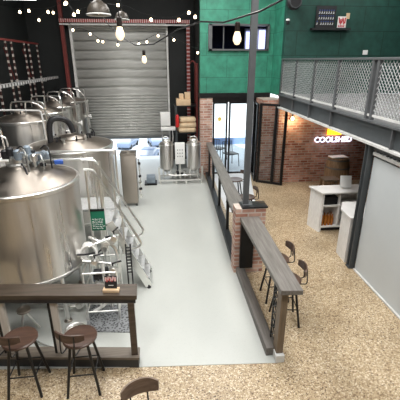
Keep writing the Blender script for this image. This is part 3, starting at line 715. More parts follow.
for (x, y, z0, z1) in ((-1.13, 5.27, 0.006, 2.10), (-1.02, 5.86, 0.006, 2.08), (-0.95, 5.30, 0.006, 1.95)):
    MB().cyl((x, y, z0), (x, y, z1), 0.019).build('post', 'pipe', pl)
for (x, y) in ((-1.13, 5.94), (-0.84, 6.5), (-0.84, 5.94), (-2.43, 6.5), (-2.43, 5.94)): MB().cyl((x, y, 0.006), (x, y, 2.10), 0.019).build('post', 'pipe', svp)
MB().bar((-0.66, 5.30, 0.82), (-0.66, 5.30, 1.42), 0.02, 0.02).build('baluster', 'pipe', pl)
# board hanging on the stair post
bd = thing('notice_board', (-1.0, 5.2, 1.1), 'small green notice board with pale handwriting on the stair post', 'board')
MB().span((-1.12, 5.21, 1.15), (-0.91, 5.235, 1.50), 0.004).build('board', 'board_green', bd)
b = MB(); random.seed(5)
for r0 in range(6):
    x = -1.10
    while x < -0.95:
        wd = random.uniform(0.012, 0.035); b.box((x + wd / 2, 5.208, 1.34 - 0.03 * r0 + random.uniform(-.004, .004)), (wd, 0.004, 0.009), ry=random.uniform(-.4, .4)); x += wd + 0.01
b.build('handwriting', 'card_white', bd)
MB().span((-1.12, 5.205, 1.47), (-0.91, 5.24, 1.50)).build('top_clip', 'black', bd)

# pump and pipe cart at the foot of tank 1
pc = thing('pump_cart', (-1.0, 4.95, 0.006), 'stainless pump cart with hoses and valves beside the largest tank', 'pump')
b = MB()
for x in (-1.18, -0.72):
    for y in (4.55, 5.05): b.cyl((x, y, 0.006), (x, y, 0.8), 0.018)
for z in (0.15, 0.5, 0.8):
    for y in (4.55, 5.05): b.cyl((-1.18, y, z), (-0.72, y, z), 0.015)
    for x in (-1.18, -0.72): b.cyl((x, 4.55, z), (x, 5.05, z), 0.015)
b.build('frame', 'pipe', pc)
m_ = MB().lathe([(0, 0), (0.09, 0), (0.1, 0.02), (0.1, 0.22), (0.07, 0.26), (0, 0.26)], (-1.08, 4.8, 0.6), 20, 'X').build('motor', 'blue_grey', pc)
b = MB()
for k in range(6): b.lathe([(0.1, 0), (0.108, 0.0), (0.108, 0.01), (0.1, 0.01)], (-1.05 + 0.035 * k, 4.8, 0.6), 20, 'X')
b.build('cooling_fins', 'blue_grey', m_)
MB().lathe([(0, 0), (0.12, 0.0), (0.13, 0.03), (0.13, 0.07), (0.05, 0.1), (0.0, 0.1)], (-0.82, 4.8, 0.6), 24, 'X').build('pump_head', 'pipe', pc)
MB().box((-0.86, 4.66, 0.66), (0.05, 0.04, 0.34), bevel=0.005).build('gauge_column', 'rubber', pc)
MB().tube([(-0.9, 4.6, 0.95), (-0.9, 4.6, 0.6), (-0.84, 4.62, 0.4), (-0.9, 4.66, 0.2), (-1.1, 4.6, 0.12)], 0.022, smooth=2).build('hose', 'hose_white', pc)
MB().tube([(-1.15, 5.1, 1.1), (-1.0, 5.0, 1.06), (-0.82, 4.98, 1.04), (-0.74, 5.0, 0.9), (-0.74, 5.0, 0.4)], 0.024, smooth=2).build('pipe', 'pipe', pc)
MB().tube([(-1.2, 4.72, 0.9), (-0.95, 4.70, 0.88), (-0.8, 4.72, 0.84)], 0.02, smooth=1).build('pipe', 'pipe', pc)
MB().tube([(-1.16, 4.9, 0.3), (-0.98, 4.88, 0.32), (-0.82, 4.9, 0.34), (-0.80, 4.88, 0.55)], 0.02, smooth=1).build('pipe', 'pipe', pc)
for q in ((-1.02, 4.70, 0.9), (-0.88, 4.98, 1.05), (-0.92, 4.88, 0.34), (-0.76, 4.6, 0.82)): valve(pc, *q, 0.4, 1.1)
b = MB()
for k in range(6):
    a0 = 0.25 * k
    b.tube([(-1.12 + 0.11 * math.cos(t * PI / 8 + a0), 4.80 + 0.015 * k + 0.03 * math.sin(t * PI / 8), 0.97 + (0.12 + 0.006 * k) * math.sin(t * PI / 8 + a0)) for t in range(17)], 0.016, 8)
b.build('coiled_hose', 'hose_white', pc)
for k, (a, c) in enumerate([((-1.15, 4.6, 0.45), (-0.75, 4.6, 0.43)), ((-1.1, 4.98, 0.2), (-0.74, 4.92, 0.26)), ((-0.98, 4.6, 0.2), (-0.98, 4.6, 0.78)), ((-0.82, 4.58, 0.2), (-0.82, 4.58, 0.78)), ((-1.1, 4.75, 1.12), (-0.7, 5.0, 1.16)), ((-0.92, 5.04, 0.5), (-0.92, 5.04, 1.12)), ((-1.05, 5.04, 0.2), (-1.05, 5.04, 1.12))]):
    MB().cyl(a, c, 0.016).build('pipe', 'pipe', pc)
for q in ((-0.98, 4.58, 0.6), (-0.82, 4.57, 0.5), (-0.92, 5.03, 0.95), (-0.76, 4.96, 1.14), (-1.05, 5.0, 0.75)): valve(pc, *q, 1.2, 1.2)
for q in ((-0.90, 4.56, 0.42), (-0.78, 4.56, 0.66)): MB().lathe([(0, 0), (0.045, 0), (0.045, 0.02), (0, 0.025)], q, 18, 'Y').build('gauge', 'card_white', pc)
MB().box((-0.98, 4.62, 0.74), (0.12, 0.09, 0.14), bevel=0.01).build('switch_box', 'rubber', pc)
MB().box((-0.86, 5.0, 1.06), (0.20, 0.10, 0.09), rz=0.2, bevel=0.03).build('filter_housing', 'hose_white', pc)
for x in (-0.62,):
    b = MB()
    for k in range(9): b.cyl((x, 5.1, 0.45 + 0.055 * k), (x + 0.07, 5.1, 0.45 + 0.055 * k), 0.012)
    b.cyl((x, 5.1, 0.006), (x, 5.1, 0.95), 0.012).cyl((x + 0.07, 5.1, 0.006), (x + 0.07, 5.1, 0.95), 0.012); b.build('hose_rack', 'rubber', pc)

hc = MB()
for k, (cx, cy, rr) in enumerate([(-1.33, 4.28, 0.11), (-1.30, 4.3, 0.13), (-1.34, 4.25, 0.09)]): hc.ring((cx, cy, 0.03 + 0.035 * k), rr, 0.017, 28)
hc.tube([(-1.22, 4.22, 0.09), (-1.3, 4.05, 0.05), (-1.55, 3.98, 0.025), (-2.0, 4.3, 0.025), (-2.5, 4.5, 0.025)], 0.014, smooth=2)
tag(hc.build('hose', 'pipe'), 'coiled silvery hose on the floor behind the left ledge', 'hose')
fs = thing('floor_stand', (-2.2, 4.6, 0.006), 'small steel tripod stand on the floor under the largest tank', 'stand')
for a in (0.3, 2.4, 4.5): MB().cyl((-2.0 + 0.16 * math.cos(a), 4.42 + 0.16 * math.sin(a), 0.01), (-2.0, 4.42, 0.36), 0.014).build('leg', 'pipe', fs)
MB().lathe([(0, 0.34), (0.09, 0.34), (0.09, 0.37), (0, 0.38)], (-2.0, 4.42, 0), 20).build('top_plate', 'steel_top', fs)
tag(MB().prism([(-1.27, 4.92), (-0.57, 4.84), (-0.55, 4.22), (-1.16, 4.30)], 0.006, 0.016).build('floor_grate', 'grate'), 'dark speckled floor grate behind the left ledge', 'grate')

# ------------------------------------------------------------------ stainless control cabinet
cb = thing('control_cabinet', (-0.84, 9.2, 0.006), 'tall stainless cabinet with side valves in front of the roller door', 'cabinet')
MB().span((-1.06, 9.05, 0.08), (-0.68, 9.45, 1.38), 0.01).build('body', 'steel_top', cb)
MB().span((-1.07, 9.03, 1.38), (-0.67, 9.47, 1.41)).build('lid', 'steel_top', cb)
for x in (-1.02, -0.72):
    for y in (9.1, 9.4): MB().cyl((x, y, 0.006), (x, y, 0.08), 0.02).build('foot', 'rubber', cb)
MB().tube([(-0.68, 9.15, 1.3), (-0.60, 9.12, 1.25), (-0.60, 9.12, 0.2)], 0.016, smooth=1).build('pipe', 'pipe', cb)
for k in range(6): MB().box((-0.60, 9.10, 0.3 + 0.17 * k), (0.08, 0.05, 0.06), rz=0.4 * k, bevel=0.008).build('valve', 'rubber' if k % 2 else 'pipe', cb)
# blocky shape put in where a faint shadow lies on the floor
fm = thing('shadow_block', (-0.38, 10.9, 0.006), 'small block put in for a faint shadow, left of the twin tank skid', 'pump')
MB().span((-0.52, 10.75, 0.05), (-0.25, 11.05, 0.28), 0.03).build('body', 'blue_grey', fm); MB().span((-0.58, 10.72, 0.006), (-0.2, 11.12, 0.05)).build('base', 'black', fm)

# ------------------------------------------------------------------ twin tank skid
sk = thing('tank_skid', (0.53, 11.05, 0.006), 'skid of two small stainless tanks with a white control box between them', 'tanks')
b = MB()
for y in (10.8, 11.35): b.span((-0.14, y - 0.025, 0.10), (1.22, y + 0.025, 0.15))
for x in (-0.12, 0.53, 1.2): b.span((x - 0.025, 10.8, 0.10), (x + 0.025, 11.35, 0.15))
for x in (-0.12, 1.2): b.span((x - 0.025, 10.78, 0.15), (x + 0.025, 10.83, 0.55))
b.build('skid_frame', 'pipe', sk)
for x in (-0.1, 0.4, 0.7, 1.18):
    for y in (10.8, 11.35): MB().cyl((x, y, 0.006), (x, y, 0.10), 0.03).build('foot', 'pipe', sk)
for cx in (0.12, 0.96):
    v = MB().lathe([(0, 0.35), (0.06, 0.35), (0.21, 0.46), (0.215, 0.5), (0.215, 1.2), (0.19, 1.26), (0.10, 1.31), (0, 1.32)], (cx, 11.05, 0), 40).build('vessel', 'steel', sk)
    MB().lathe([(0.11, 1.29), (0.12, 1.33), (0.10, 1.36), (0, 1.38)], (cx, 11.05, 0), 24).build('lid', 'pipe', v)
    MB().ring((cx, 11.05, 1.2), 0.22, 0.012, 40).build('rim', 'pipe', v)
    MB().tube([(cx - 0.1, 11.0, 1.3), (cx - 0.12, 11.0, 1.42), (cx, 11.0, 1.45), (cx + 0.1, 11.0, 1.40), (cx + 0.12, 11.0, 1.28)], 0.012, smooth=1).build('hoop_pipe', 'pipe', v)
    for a in (0.8, 2.35, 3.93, 5.5):
        MB().cyl((cx + 0.17 * math.cos(a), 11.05 + 0.17 * math.sin(a), 0.15), (cx + 0.17 * math.cos(a), 11.05 + 0.17 * math.sin(a), 0.5), 0.016).build('leg', 'pipe', v)
c_ = MB().span((0.38, 10.9, 0.60), (0.68, 11.02, 1.26), 0.01).build('control_box', 'card_white', sk)
b = MB()
for i in range(3):
    for j in range(3): b.cyl((0.46 + 0.07 * i, 10.9, 0.85 + 0.1 * j), (0.46 + 0.07 * i, 10.885, 0.85 + 0.1 * j), 0.014)
b.build('button', 'rubber', c_)
b = MB().cyl((0.53, 11.0, 0.15), (0.53, 11.0, 0.6), 0.025).build('stand', 'pipe', c_)
for k in range(5):
    MB().lathe([(0, 0), (0.05, 0), (0.05, 0.1), (0, 0.1)], (0.38 + 0.07 * k, 10.92, 0.22 + 0.06 * (k % 3)), 14).build('pump', 'rubber' if k % 2 else 'pipe', sk)
MB().tube([(0.12, 11.05, 0.36), (0.12, 10.9, 0.26), (0.5, 10.86, 0.26), (0.96, 10.9, 0.26), (0.96, 11.05, 0.36)], 0.02, smooth=1).build('pipe', 'pipe', sk)

# ------------------------------------------------------------------ storage rack in the far corner
rk = thing('storage_rack', (0.87, 12.6, 0.006), 'storage rack with red post in the far corner, holding boxes and sacks', 'rack')
for (x, y, m) in ((0.50, 12.3, 'grey_steel'), (0.50, 12.9, 'grey_steel'), (1.19, 12.3, 'red_plain'), (1.19, 12.9, 'red_plain')):
    MB().span((x - 0.025, y - 0.025, 0.006), (x + 0.025, y + 0.025, 2.2 if x < 1 else 3.5)).build('post', m, rk)
for z in (0.5, 1.30, 2.2): MB().span((0.45, 12.28, z - 0.04), (1.215, 12.92, z)).build('shelf', 'black', rk)
MB().tube([(1.19, 12.3, 3.45), (1.05, 12.32, 3.6), (0.98, 12.4, 3.5)], 0.02, smooth=1).build('hook', 'red_plain', rk)
lb_ = ['paper sack on the storage rack, bottom of the pile of three', 'paper sack on the storage rack, middle of the pile of three', 'paper sack on the storage rack, top of the pile of three']
for k in range(3):
    b = MB().box((0.86 + 0.02 * (k % 2), 12.50, 1.30 + 0.085 + 0.172 * k), (0.60, 0.38, 0.168), bevel=0.065)
    tag(b.build('paper_sack', 'sack'), lb_[k], 'sack', 'paper sacks on the rack')
tag(MB().span((0.52, 12.32, 2.2), (0.98, 12.8, 2.40), 0.004).build('cardboard_box', 'kraft'), 'long cardboard box on the top shelf of the rack', 'box')
tag(MB().span((0.62, 12.42, 2.402), (0.76, 12.62, 2.56), 0.004).build('cardboard_box', 'pine'), 'small cardboard box on top of the long one on the rack', 'box')
tag(MB().span((0.80, 12.40, 2.402), (0.98, 12.7, 2.60), 0.004).build('cardboard_box', 'kraft'), 'square cardboard box on top of the long one, beside the red post', 'box')
tag(MB().lathe([(0, 0), (0.1, 0), (0.11, 0.02), (0.11, 0.22), (0.07, 0.28), (0.07, 0.31), (0, 0.31)], (0.92, 12.55, 1.30 + 0.006 + 0.0), 20).build('storage_jar', 'amber'), 'brown jar on the storage rack behind the sacks', 'jar')
bpy.data.objects['storage_jar'].location = (0.62, 12.83, 1.30)
# white service box on stand, extinguisher
wb = thing('service_box', (0.1, 12.4, 0.006), 'white electrical box on a pole right of the roller door', 'box')
MB().span((-0.02, 12.35, 1.55), (0.30, 12.5, 1.98), 0.01).build('box', 'card_white', wb)
MB().span((-0.02, 12.25, 1.40), (0.46, 12.55, 1.50), 0.01).build('shelf', 'card_white', wb)
for x in (0.02, 0.26): MB().cyl((x, 12.45, 0.006), (x, 12.45, 1.55), 0.022).build('pole', 'galv', wb)
for k in range(3): MB().tube([(0.32 + 0.04 * k, 12.4, 1.4), (0.34 + 0.04 * k, 12.38, 1.1), (0.28 + 0.05 * k, 12.4, 0.85)], 0.015, smooth=1).build('cable', 'hose_white' if k % 2 else 'rubber', wb)
fe = thing('fire_extinguisher', (0.53, 12.2, 1.5), 'red fire extinguisher hung on the storage rack post', 'extinguisher')
MB().lathe([(0, 1.52), (0.055, 1.52), (0.06, 1.54), (0.06, 1.86), (0.03, 1.92), (0, 1.92)], (0.53, 12.21, 0), 20).build('cylinder', 'red', fe)
MB().cyl((0.53, 12.21, 1.92), (0.53, 12.21, 1.97), 0.02).box((0.51, 12.19, 1.98), (0.1, 0.02, 0.015)).build('handle', 'rubber', fe)
MB().tube([(0.55, 12.2, 1.94), (0.61, 12.18, 1.9), (0.60, 12.17, 1.65)], 0.009, smooth=1).build('hose', 'rubber', fe)

# ------------------------------------------------------------------ pallet rack on the left wall
pr = thing('pallet_rack', (-3.9, 10, 0.006), 'dark red punched pallet rack standing along the black wall behind the fermenters', 'rack')
MB().span((-3.92, 7.0, 4.06), (-3.86, 13.3, 4.11)).build('beam', 'red_plain', pr)
for y in (7.4, 8.4, 9.35, 9.75, 10.6, 11.0, 12.0, 12.4, 13.2):
    MB().span((-3.91, y - 0.02, 0.006), (-3.87, y + 0.02, 4.06)).build('upright', 'rack_post', pr)
for y in (7.4, 9.35, 10.6, 12.0):
    MB().bar((-3.95, y, 3.9), (-3.95, y + 0.4, 3.1), 0.02, 0.02).build('brace', 'red_plain', pr)
tag(MB().span((-3.50, 7.2, 3.03), (-3.38, 13.35, 3.10)).build('cable_tray', 'tray'), 'perforated galvanised cable tray running along the wall over the fermenters', 'cable tray')
# tray hangers belong to the tray
ct = bpy.data.objects['cable_tray']
for y in (8, 10, 12): MB().span((-4.3, y - 0.02, 3.0), (-3.4, y + 0.02, 3.03)).build('bracket', 'galv', ct)

# ------------------------------------------------------------------ under the mezzanine: bar, barrel, neon
ca = thing('service_counter', (3.8, 7.25, 0), 'white counter with open shelves under the mezzanine', 'counter')
b = MB(); H_ = 0.92
b.prism([(3.40, 7.06), (3.45, 7.06), (3.35, 7.48), (3.30, 7.48)], 0.0, H_)
b.span((3.35, 7.44, 0.1), (4.4, 7.48, H_)); b.span((4.36, 7.06, 0.0), (4.4, 7.48, H_)); b.span((3.80, 7.08, 0.1), (3.84, 7.44, H_)); b.build('carcass', 'whitewash', ca)
MB().prism([(3.36, 7.0), (4.42, 7.0), (4.42, 7.5), (3.26, 7.5)], H_, H_ + 0.03).build('top', 'white', ca)
for z in (0.1, 0.60): MB().span((3.43, 7.07, z), (4.36, 7.44, z + 0.03)).build('shelf', 'white', ca)
MB().span((3.46, 7.14, 0.0), (4.36, 7.2, 0.1)).build('plinth', 'black', ca)
MB().span((3.46, 7.12, 0.63), (3.79, 7.4, 0.80)).build('drawer_box', 'black', ca)
cbn = thing('service_counter', (3.6, 5.95, 0), 'white panelled counter end behind the dark steel post', 'counter')
MB().prism([(3.39, 6.15), (3.36, 5.75), (4.0, 5.75), (4.0, 6.45), (3.6, 6.5)], 0.0, 0.90).build('carcass', 'whitewash', cbn)
MB().prism([(3.37, 6.17), (3.34, 5.73), (4.02, 5.73), (4.02, 6.48), (3.58, 6.53)], 0.90, 0.93).build('top', 'white', cbn)
for i in range(9):
    x = 3.50 + 0.075 * (i % 4) + 0.012 * (i // 4); y = 7.14 + 0.1 * (i // 4)
    tag(MB().lathe([(0, 0), (0.028, 0), (0.03, 0.01), (0.03, 0.16), (0.012, 0.21), (0.012, 0.26), (0, 0.26)], (x, y, 0.13), 14).build('bottle', 'amber'), 'amber bottle on the lower shelf of the white counter', 'bottle', 'amber bottles on the counter shelf')
tb = thing('till_screen', (4.0, 7.25, 0.95), 'white point of sale screen on the white counter', 'screen')
MB().box((3.98, 7.25, 1.11), (0.24, 0.03, 0.26), rx=-0.3, rz=-0.15, bevel=0.006).build('screen', 'card_white', tb)
MB().box((4.0, 7.31, 0.975), (0.16, 0.14, 0.05), bevel=0.01).build('stand', 'card_white', tb)
br = thing('wine_barrel', (5.15, 10.0, 0), 'upright oak barrel with white papers on top, beside the brick wall', 'barrel')
prof = [(0.29, 0.0), (0.33, 0.2), (0.355, 0.45), (0.33, 0.72), (0.29, 0.94), (0.27, 0.94), (0.27, 0.92), (0, 0.92)]
MB().lathe([(0, 0.0)] + prof, (5.15, 10.0, 0), 32).build('staves', 'barrel', br)
for z, rr in ((0.05, 0.30), (0.27, 0.345), (0.65, 0.345), (0.88, 0.304)):
    MB().lathe([(rr, z - 0.02), (rr + 0.008, z - 0.02), (rr + 0.006, z + 0.02), (rr - 0.006, z + 0.02)], (5.15, 10.0, 0), 32).build('hoop', 'hoop', br)
tag(MB().box((5.13, 9.98, 0.95), (0.5, 0.28, 0.02), rz=0.1).build('paper_stack', 'card_white'), 'white papers lying on top of the oak barrel', 'paper')
bs = thing('crate_stool', (4.55, 9.2, 0), 'low wooden framed stand between the white counter and the barrel', 'stand')
for x in (4.42, 4.78):
    for y in (9.1, 9.4): MB().span((x - 0.03, y - 0.03, 0), (x + 0.03, y + 0.03, 0.5)).build('leg', 'barrel', bs)
MB().span((4.38, 9.06, 0.5), (4.82, 9.44, 0.54)).build('top', 'post_brown', bs)

def text_mesh(body, size, depth):
    cu = bpy.data.curves.new('lettering', 'FONT'); cu.body = body; cu.size = size; cu.extrude = depth; cu.align_x = 'CENTER'; cu.offset = 0.003
    o = bpy.data.objects.new('lettering', cu); COL.objects.link(o)
    bpy.context.view_layer.update()
    me = bpy.data.meshes.new_from_object(o.evaluated_get(bpy.context.evaluated_depsgraph_get()))
    bpy.data.objects.remove(o)
    return me
nsn = thing('neon_sign', (5.15, 10.56, 1.3), 'glowing white neon word with a yellow emblem on the brick wall', 'sign')
me = text_mesh('COOLSHED', 0.225, 0.01); me.materials.append(M['neon_white'])
o = bpy.data.objects.new('lettering', me); COL.objects.link(o); o.parent = nsn; o.location = (0.03, -0.02, -0.03); o.rotation_euler = (R(90), 0, 0)
b = MB()
x0, z0 = 4.97, 1.49
b.span((x0, 10.53, z0), (x0 + 0.44, 10.55, z0 + 0.12))
for i, h in enumerate((0.30, 0.26, 0.24, 0.15, 0.2, 0.14)): b.span((x0 + 0.075 * i, 10.53, z0), (x0 + 0.075 * i + 0.045, 10.55, z0 + h))
b.build('emblem', 'neon_yellow', nsn)
MB().span((4.62, 10.56, 1.30), (5.7, 10.60, 1.33)).span((4.62, 10.56, 1.40), (5.7, 10.60, 1.42)).build('mounting_bar', 'black', nsn)
wl = thing('wall_lamp', (3.85, 10.5, 2.0), 'warm bulb wall lamp on the brick wall beside the open glass leaf', 'lamp')
MB().lathe([(0, -0.05), (0.035, -0.04), (0.05, 0), (0.03, 0.05), (0, 0.055)], (3.82, 10.48, 2.0), 16).build('bulb', 'bulb', wl)
MB().cyl((3.82, 10.48, 2.05), (3.82, 10.48, 2.13), 0.025).tube([(3.82, 10.48, 2.12), (3.82, 10.5, 2.18), (3.82, 10.6, 2.18)], 0.012).build('bracket', 'black', wl)

# things on the upper green walls
tbd = thing('display_board', (4.65, 10.5, 4.38), 'black display board with rows of white marks on the deep green wall', 'board')
MB().span((4.25, 10.55, 4.42), (4.80, 10.59, 4.95)).build('board', 'card_black', tbd)
MB().span((4.13, 10.40, 4.36), (5.20, 10.6, 4.41)).build('shelf', 'card_black', tbd)
b = MB(); b2 = MB()
for r0 in range(3):
    for i in range(7):
        x = 4.34 + 0.065 * i - (0.05 if r0 == 2 and i == 0 else 0); z = 4.52 + 0.135 * (2 - r0)
        b.box((x, 10.545, z), (0.016, 0.01, 0.05), ry=0.15 * ((i + r0) % 3 - 1)).box((x - 0.01, 10.545, z - 0.02), (0.03, 0.01, 0.014)); b2.box((x, 10.545, z + 0.055), (0.02, 0.01, 0.02))
b.build('lettering', 'card_white', tbd); b2.build('lettering', 'blue', tbd)
po = thing('poster', (4.98, 10.5, 4.41), 'small red and white poster beside the black display board', 'poster')
MB().span((4.86, 10.52, 4.41), (5.10, 10.54, 4.70)).build('sheet', 'card_white', po)
b = MB()
for i in range(5): b.box((4.90 + 0.04 * i, 10.515, 4.60 - 0.03 * (i % 2)), (0.028, 0.01, 0.14), ry=0.25 * (i % 3 - 1))
for i in range(4): b.box((4.90 + 0.045 * i, 10.515, 4.46), (0.025, 0.01, 0.05), ry=0.3 * (i % 2))
b.build('print', 'card_red', po)
MB().span((5.08, 10.50, 4.64), (5.17, 10.53, 4.78)).build('corner_flag', 'kraft', po)
tag(MB().span((5.74, 10.58, 3.74), (5.88, 10.6, 3.86), 0.003).build('wall_plate', 'card_white'), 'white socket plate on the deep green wall above the railing', 'socket')
spk = thing('wall_speaker', (3.62, 10.3, 4.9), 'round black speaker bracketed on the green wall near the top edge', 'speaker')
MB().lathe([(0, 0), (0.14, 0.0), (0.19, 0.06), (0.19, 0.16), (0.12, 0.25), (0, 0.25)], (3.50, 10.12, 4.99), 28, 'Y').build('body', 'rubber', spk)
MB().ring((0, 0, 0), 0.15, 0.012, 28).build('grille_ring', 'grey_steel', spk, local=True).location = (-0.12, -0.19, 0.09)
for o in kids(spk):
    if o.name.startswith('grille_ring'): o.rotation_euler = (R(90), 0, 0)
MB().cyl((3.5, 10.35, 4.99), (3.55, 10.62, 4.99), 0.03).build('bracket', 'black', spk)
dc = thing('security_camera', (3.5, 10.45, 4.5), 'small camera on the green wall corner under the speaker', 'camera')
MB().lathe([(0, -0.05), (0.04, -0.03), (0.05, 0.02), (0.05, 0.05), (0, 0.05)], (3.43, 10.42, 4.52), 20).build('dome', 'rubber', dc)
MB().cyl((3.43, 10.42, 4.57), (3.43, 10.42, 4.61), 0.05).tube([(3.43, 10.42, 4.6), (3.46, 10.5, 4.62), (3.5, 10.61, 4.62)], 0.015).build('mount', 'card_white', dc)

# ------------------------------------------------------------------ lamps
def string(name, loc, pts, label, bulbs=None, r=0.038, anchors=True, ca='string lights'):
    t = thing(name, loc, label, ca)
    MB().tube([(x, y, z + 0.07) for x, y, z in pts], 0.005, 6, smooth=1).build('cord', 'black', t)
    for (x, y, z) in (bulbs or pts):
        k = MB().lathe([(0, -r), (r * .7, -r * .8), (r, 0), (r * .7, r * .8), (r * .35, r * 1.1), (0, r * 1.1)], (x, y, z), 14).build('bulb', 'bulb', t)
        MB().cyl((x, y, z + r), (x, y, z + 0.075), 0.014).build('socket', 'socket', k)
    return t
A = [(-4.28, 11.5, 4.95), (-3.7, 11.5, 4.81), (-3.46, 11.5, 4.84), (-2.96, 11.5, 4.82), (-2.49, 11.5, 5.02), (-2.2, 12.6, 5.2), (-2.1, 13.75, 5.5)]
string('string_lights', (-3.3, 11.5, 4.5), A, 'string of small warm bulbs against the black wall at the upper left', A[1:5])
B = [(-2.95, 10.5, 4.53), (-2.58, 10.5, 4.70), (-2.15, 10.5, 4.31), (-1.73, 10.5, 4.22), (-1.55, 10.5, 4.06), (-1.43, 10.5, 4.04), (-1.05, 10.5, 3.97), (-0.51, 10.5, 3.99), (-0.3, 10.5, 4.04), (0.0, 10.5, 4.19), (0.41, 10.5, 4.09), (1.05, 10.6, 3.78), (1.2, 11.9, 4.0)]
string('string_lights', (-1.0, 10.5, 3.9), B, 'sagging string of small warm bulbs across the roller door', B[:-1], 0.032)
Cc = [(-3.1, 13.3, 5.2), (-2.35, 11, 4.98), (-2.18, 11.0, 4.71), (-2.07, 11.0, 4.78), (-1.02, 11.0, 4.95), (-0.17, 11.0, 4.61), (0.58, 11.0, 4.61), (0.85, 11.0, 4.79), (1.02, 11.0, 4.69), (1.21, 12.0, 4.9)]
string('string_lights', (-0.6, 11.0, 4.6), Cc, 'upper string of small warm bulbs above the roller door', Cc[1:-1], 0.042)
# big edison bulbs on a heavy cord
hb = thing('festoon_lights', (0.2, 5, 3.7), 'black festoon cord with large edison bulbs hanging nearest the camera', 'string lights')
MB().tube([(1.95, 1.6, 4.6), (1.3, 2.6, 4.2), (0.76, 3.8, 3.93), (0.42, 5.0, 4.05), (-0.23, 6.2, 3.74), (-0.85, 8.0, 4.1), (-1.6, 11.0, 4.9), (-2.0, 13.75, 5.4)], 0.009, 8, smooth=1).build('cord', 'black', hb)
def edison(x, y, z, parent, s=1.0, mat='big_bulb'):
    k = MB().lathe([(0, -0.075 * s), (0.022 * s, -0.068 * s), (0.040 * s, -0.035 * s), (0.040 * s, -0.01 * s), (0.026 * s, 0.035 * s), (0.016 * s, 0.06 * s), (0, 0.06 * s)], (x, y, z), 20).build('bulb', mat, parent)
    MB().lathe([(0, 0.045 * s), (0.024 * s, 0.045 * s), (0.026 * s, 0.12 * s), (0.018 * s, 0.13 * s), (0, 0.13 * s)], (x, y, z), 16).build('socket', 'socket', k)
edison(0.76, 3.8, 3.81, hb, 1.0)
edison(-0.23, 6.2, 3.62, hb, 0.95)
pd = thing('pendant_bulb', (-0.39, 4.2, 3.8), 'single large frosted bulb on a black drop cord in front of the roller door', 'lamp')
edison(-0.39, 4.2, 3.87, pd, 1.1); MB().cyl((-0.39, 4.2, 3.99), (-0.39, 4.2, 6.6), 0.005).build('cord', 'black', pd)
def pendant(x, y, z, r, label, mat='bronze'):
    t = thing('pendant_lamp', (x, y, z), label, 'lamp')
    MB().lathe([(r, z), (r * 1.0, z + 0.02), (r * .93, z + r * .45), (r * .7, z + r * .85), (r * .3, z + r * 1.1), (r * .12, z + r * 1.15), (r * .12, z + r * 1.4), (0, z + r * 1.4)], (x, y, 0), 32).build('shade', mat, t)
    MB().ring((x, y, z), r, 0.012, 32).build('rim', 'flange', t)
    MB().lathe([(0, z + 0.0), (r * .3, z + 0.03), (r * .25, z + r * .5), (0, z + r * .6)], (x, y, 0), 16).build('bulb', 'big_bulb', t)
    MB().cyl((x, y, z + r * 1.4), (x, y, 6.6), 0.006).build('cord', 'black', t)
pendant(-0.84, 6.0, 4.21, 0.165, 'bronze dome pendant lamp hanging in front of the roller door')
pendant(-0.73, 8.5, 4.38, 0.14, 'small dark dome pendant behind the large frosted bulb')
# fluorescent strip upper left
fl = thing('strip_light', (-2.9, 9, 4.85), 'white fluorescent strip light at the top left corner', 'light')
MB().span((-3.25, 8.9, 4.80), (-2.5, 9.05, 4.86)).build('housing', 'card_white', fl)
MB().span((-3.22, 8.93, 4.78), (-2.53, 9.02, 4.80)).build('tube', 'tube', fl)
for x in (-3.1, -2.65): MB().cyl((x, 8.97, 4.86), (x, 8.97, 6.6), 0.006).build('hanger', 'black', fl)

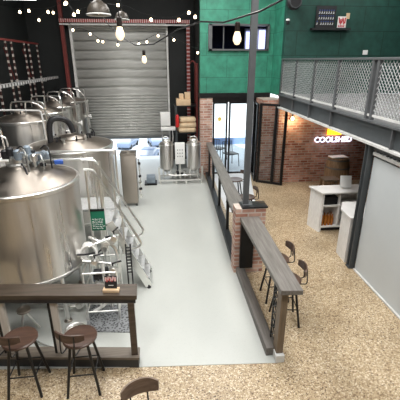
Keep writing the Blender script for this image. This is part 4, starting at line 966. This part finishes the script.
# overhead area lights added to brighten the hall, with made-up housings out of view
def area(loc, sx, sy, power, rot=(0, 0, 0), col=(1, 0.985, 0.96)):
    l = bpy.data.lights.new('fill_light', 'AREA'); l.shape = 'RECTANGLE'; l.size = sx; l.size_y = sy; l.energy = power; l.color = col
    o = bpy.data.objects.new('fill_light', l); COL.objects.link(o); o.location = loc; o.rotation_euler = rot
    return o
n = 0
names = ['over the near tanks', 'over the middle of the pale floor', 'over the roller door end', 'over the near stone floor', 'over the right ledge', 'over the glass doors', 'over the near mezzanine', 'over the mid mezzanine', 'over the far mezzanine']
for i, x in enumerate((-1.6, 1.6, 5.6)):
    for j, y in enumerate((1.0, 5.0, 9.2)):
        t = thing('fill_light_housing', (x, y, 6.4), 'added out-of-view fill light housing ' + names[i * 3 + j], 'light', 'added fill lights')
        MB().span((x - 0.6, y - 0.9, 6.42), (x + 0.6, y + 0.9, 6.47)).build('housing', 'card_white', t)
        MB().cyl((x, y, 6.47), (x, y, 6.6), 0.02).build('hanger', 'black', t)
        p = {0: (250, 200, 210), 1: (290, 270, 230), 2: (110, 100, 70)}[i][j]
        area((x, y, 6.40), 1.2, 1.8, p)
# warm point of the wall lamp, neon spill
def point(loc, e, c, r=0.05):
    l = bpy.data.lights.new('lamp_glow', 'POINT'); l.energy = e; l.color = c; l.shadow_soft_size = r
    o = bpy.data.objects.new('lamp_glow', l); COL.objects.link(o); o.location = loc
point((3.82, 10.35, 1.98), 24, (1, 0.72, 0.42))
point((5.15, 10.3, 1.45), 6, (0.85, 0.85, 1.0), 0.2)

# ------------------------------------------------------------------ daylight
wd = bpy.data.worlds.new('World'); scn.world = wd; wd.use_nodes = True
bg = wd.node_tree.nodes['Background']; bg.inputs[0].default_value = (0.80, 0.90, 1.0, 1); bg.inputs[1].default_value = 3.0
sl = bpy.data.lights.new('sun', 'SUN'); sl.energy = 11; sl.angle = R(1.5); sl.color = (1, 0.97, 0.92)
so = bpy.data.objects.new('sun', sl); COL.objects.link(so); so.rotation_euler = (R(28), R(14), 0)

# ------------------------------------------------------------------ camera (level horizon, pitched down, slightly turned right)
f = 365.0
pitch = math.atan(140 / f)
dx = (159 - 200) / f; fy = math.cos(pitch) + (60 - 200) / f * -math.sin(pitch)
yaw = math.atan2(-dx, fy)
cam = bpy.data.cameras.new('Camera'); cam.sensor_fit = 'HORIZONTAL'; cam.sensor_width = 36; cam.lens = f / 400 * 36; cam.clip_end = 300
co = bpy.data.objects.new('Camera', cam); COL.objects.link(co)
co.location = (0, 0, 3.6); co.rotation_euler = (PI / 2 - pitch, 0, -yaw)
scn.camera = co
scn.view_settings.view_transform = 'Standard'; scn.view_settings.look = 'None'; scn.view_settings.exposure = -0.45; scn.view_settings.gamma = 1
scn.view_settings.use_curve_mapping = False
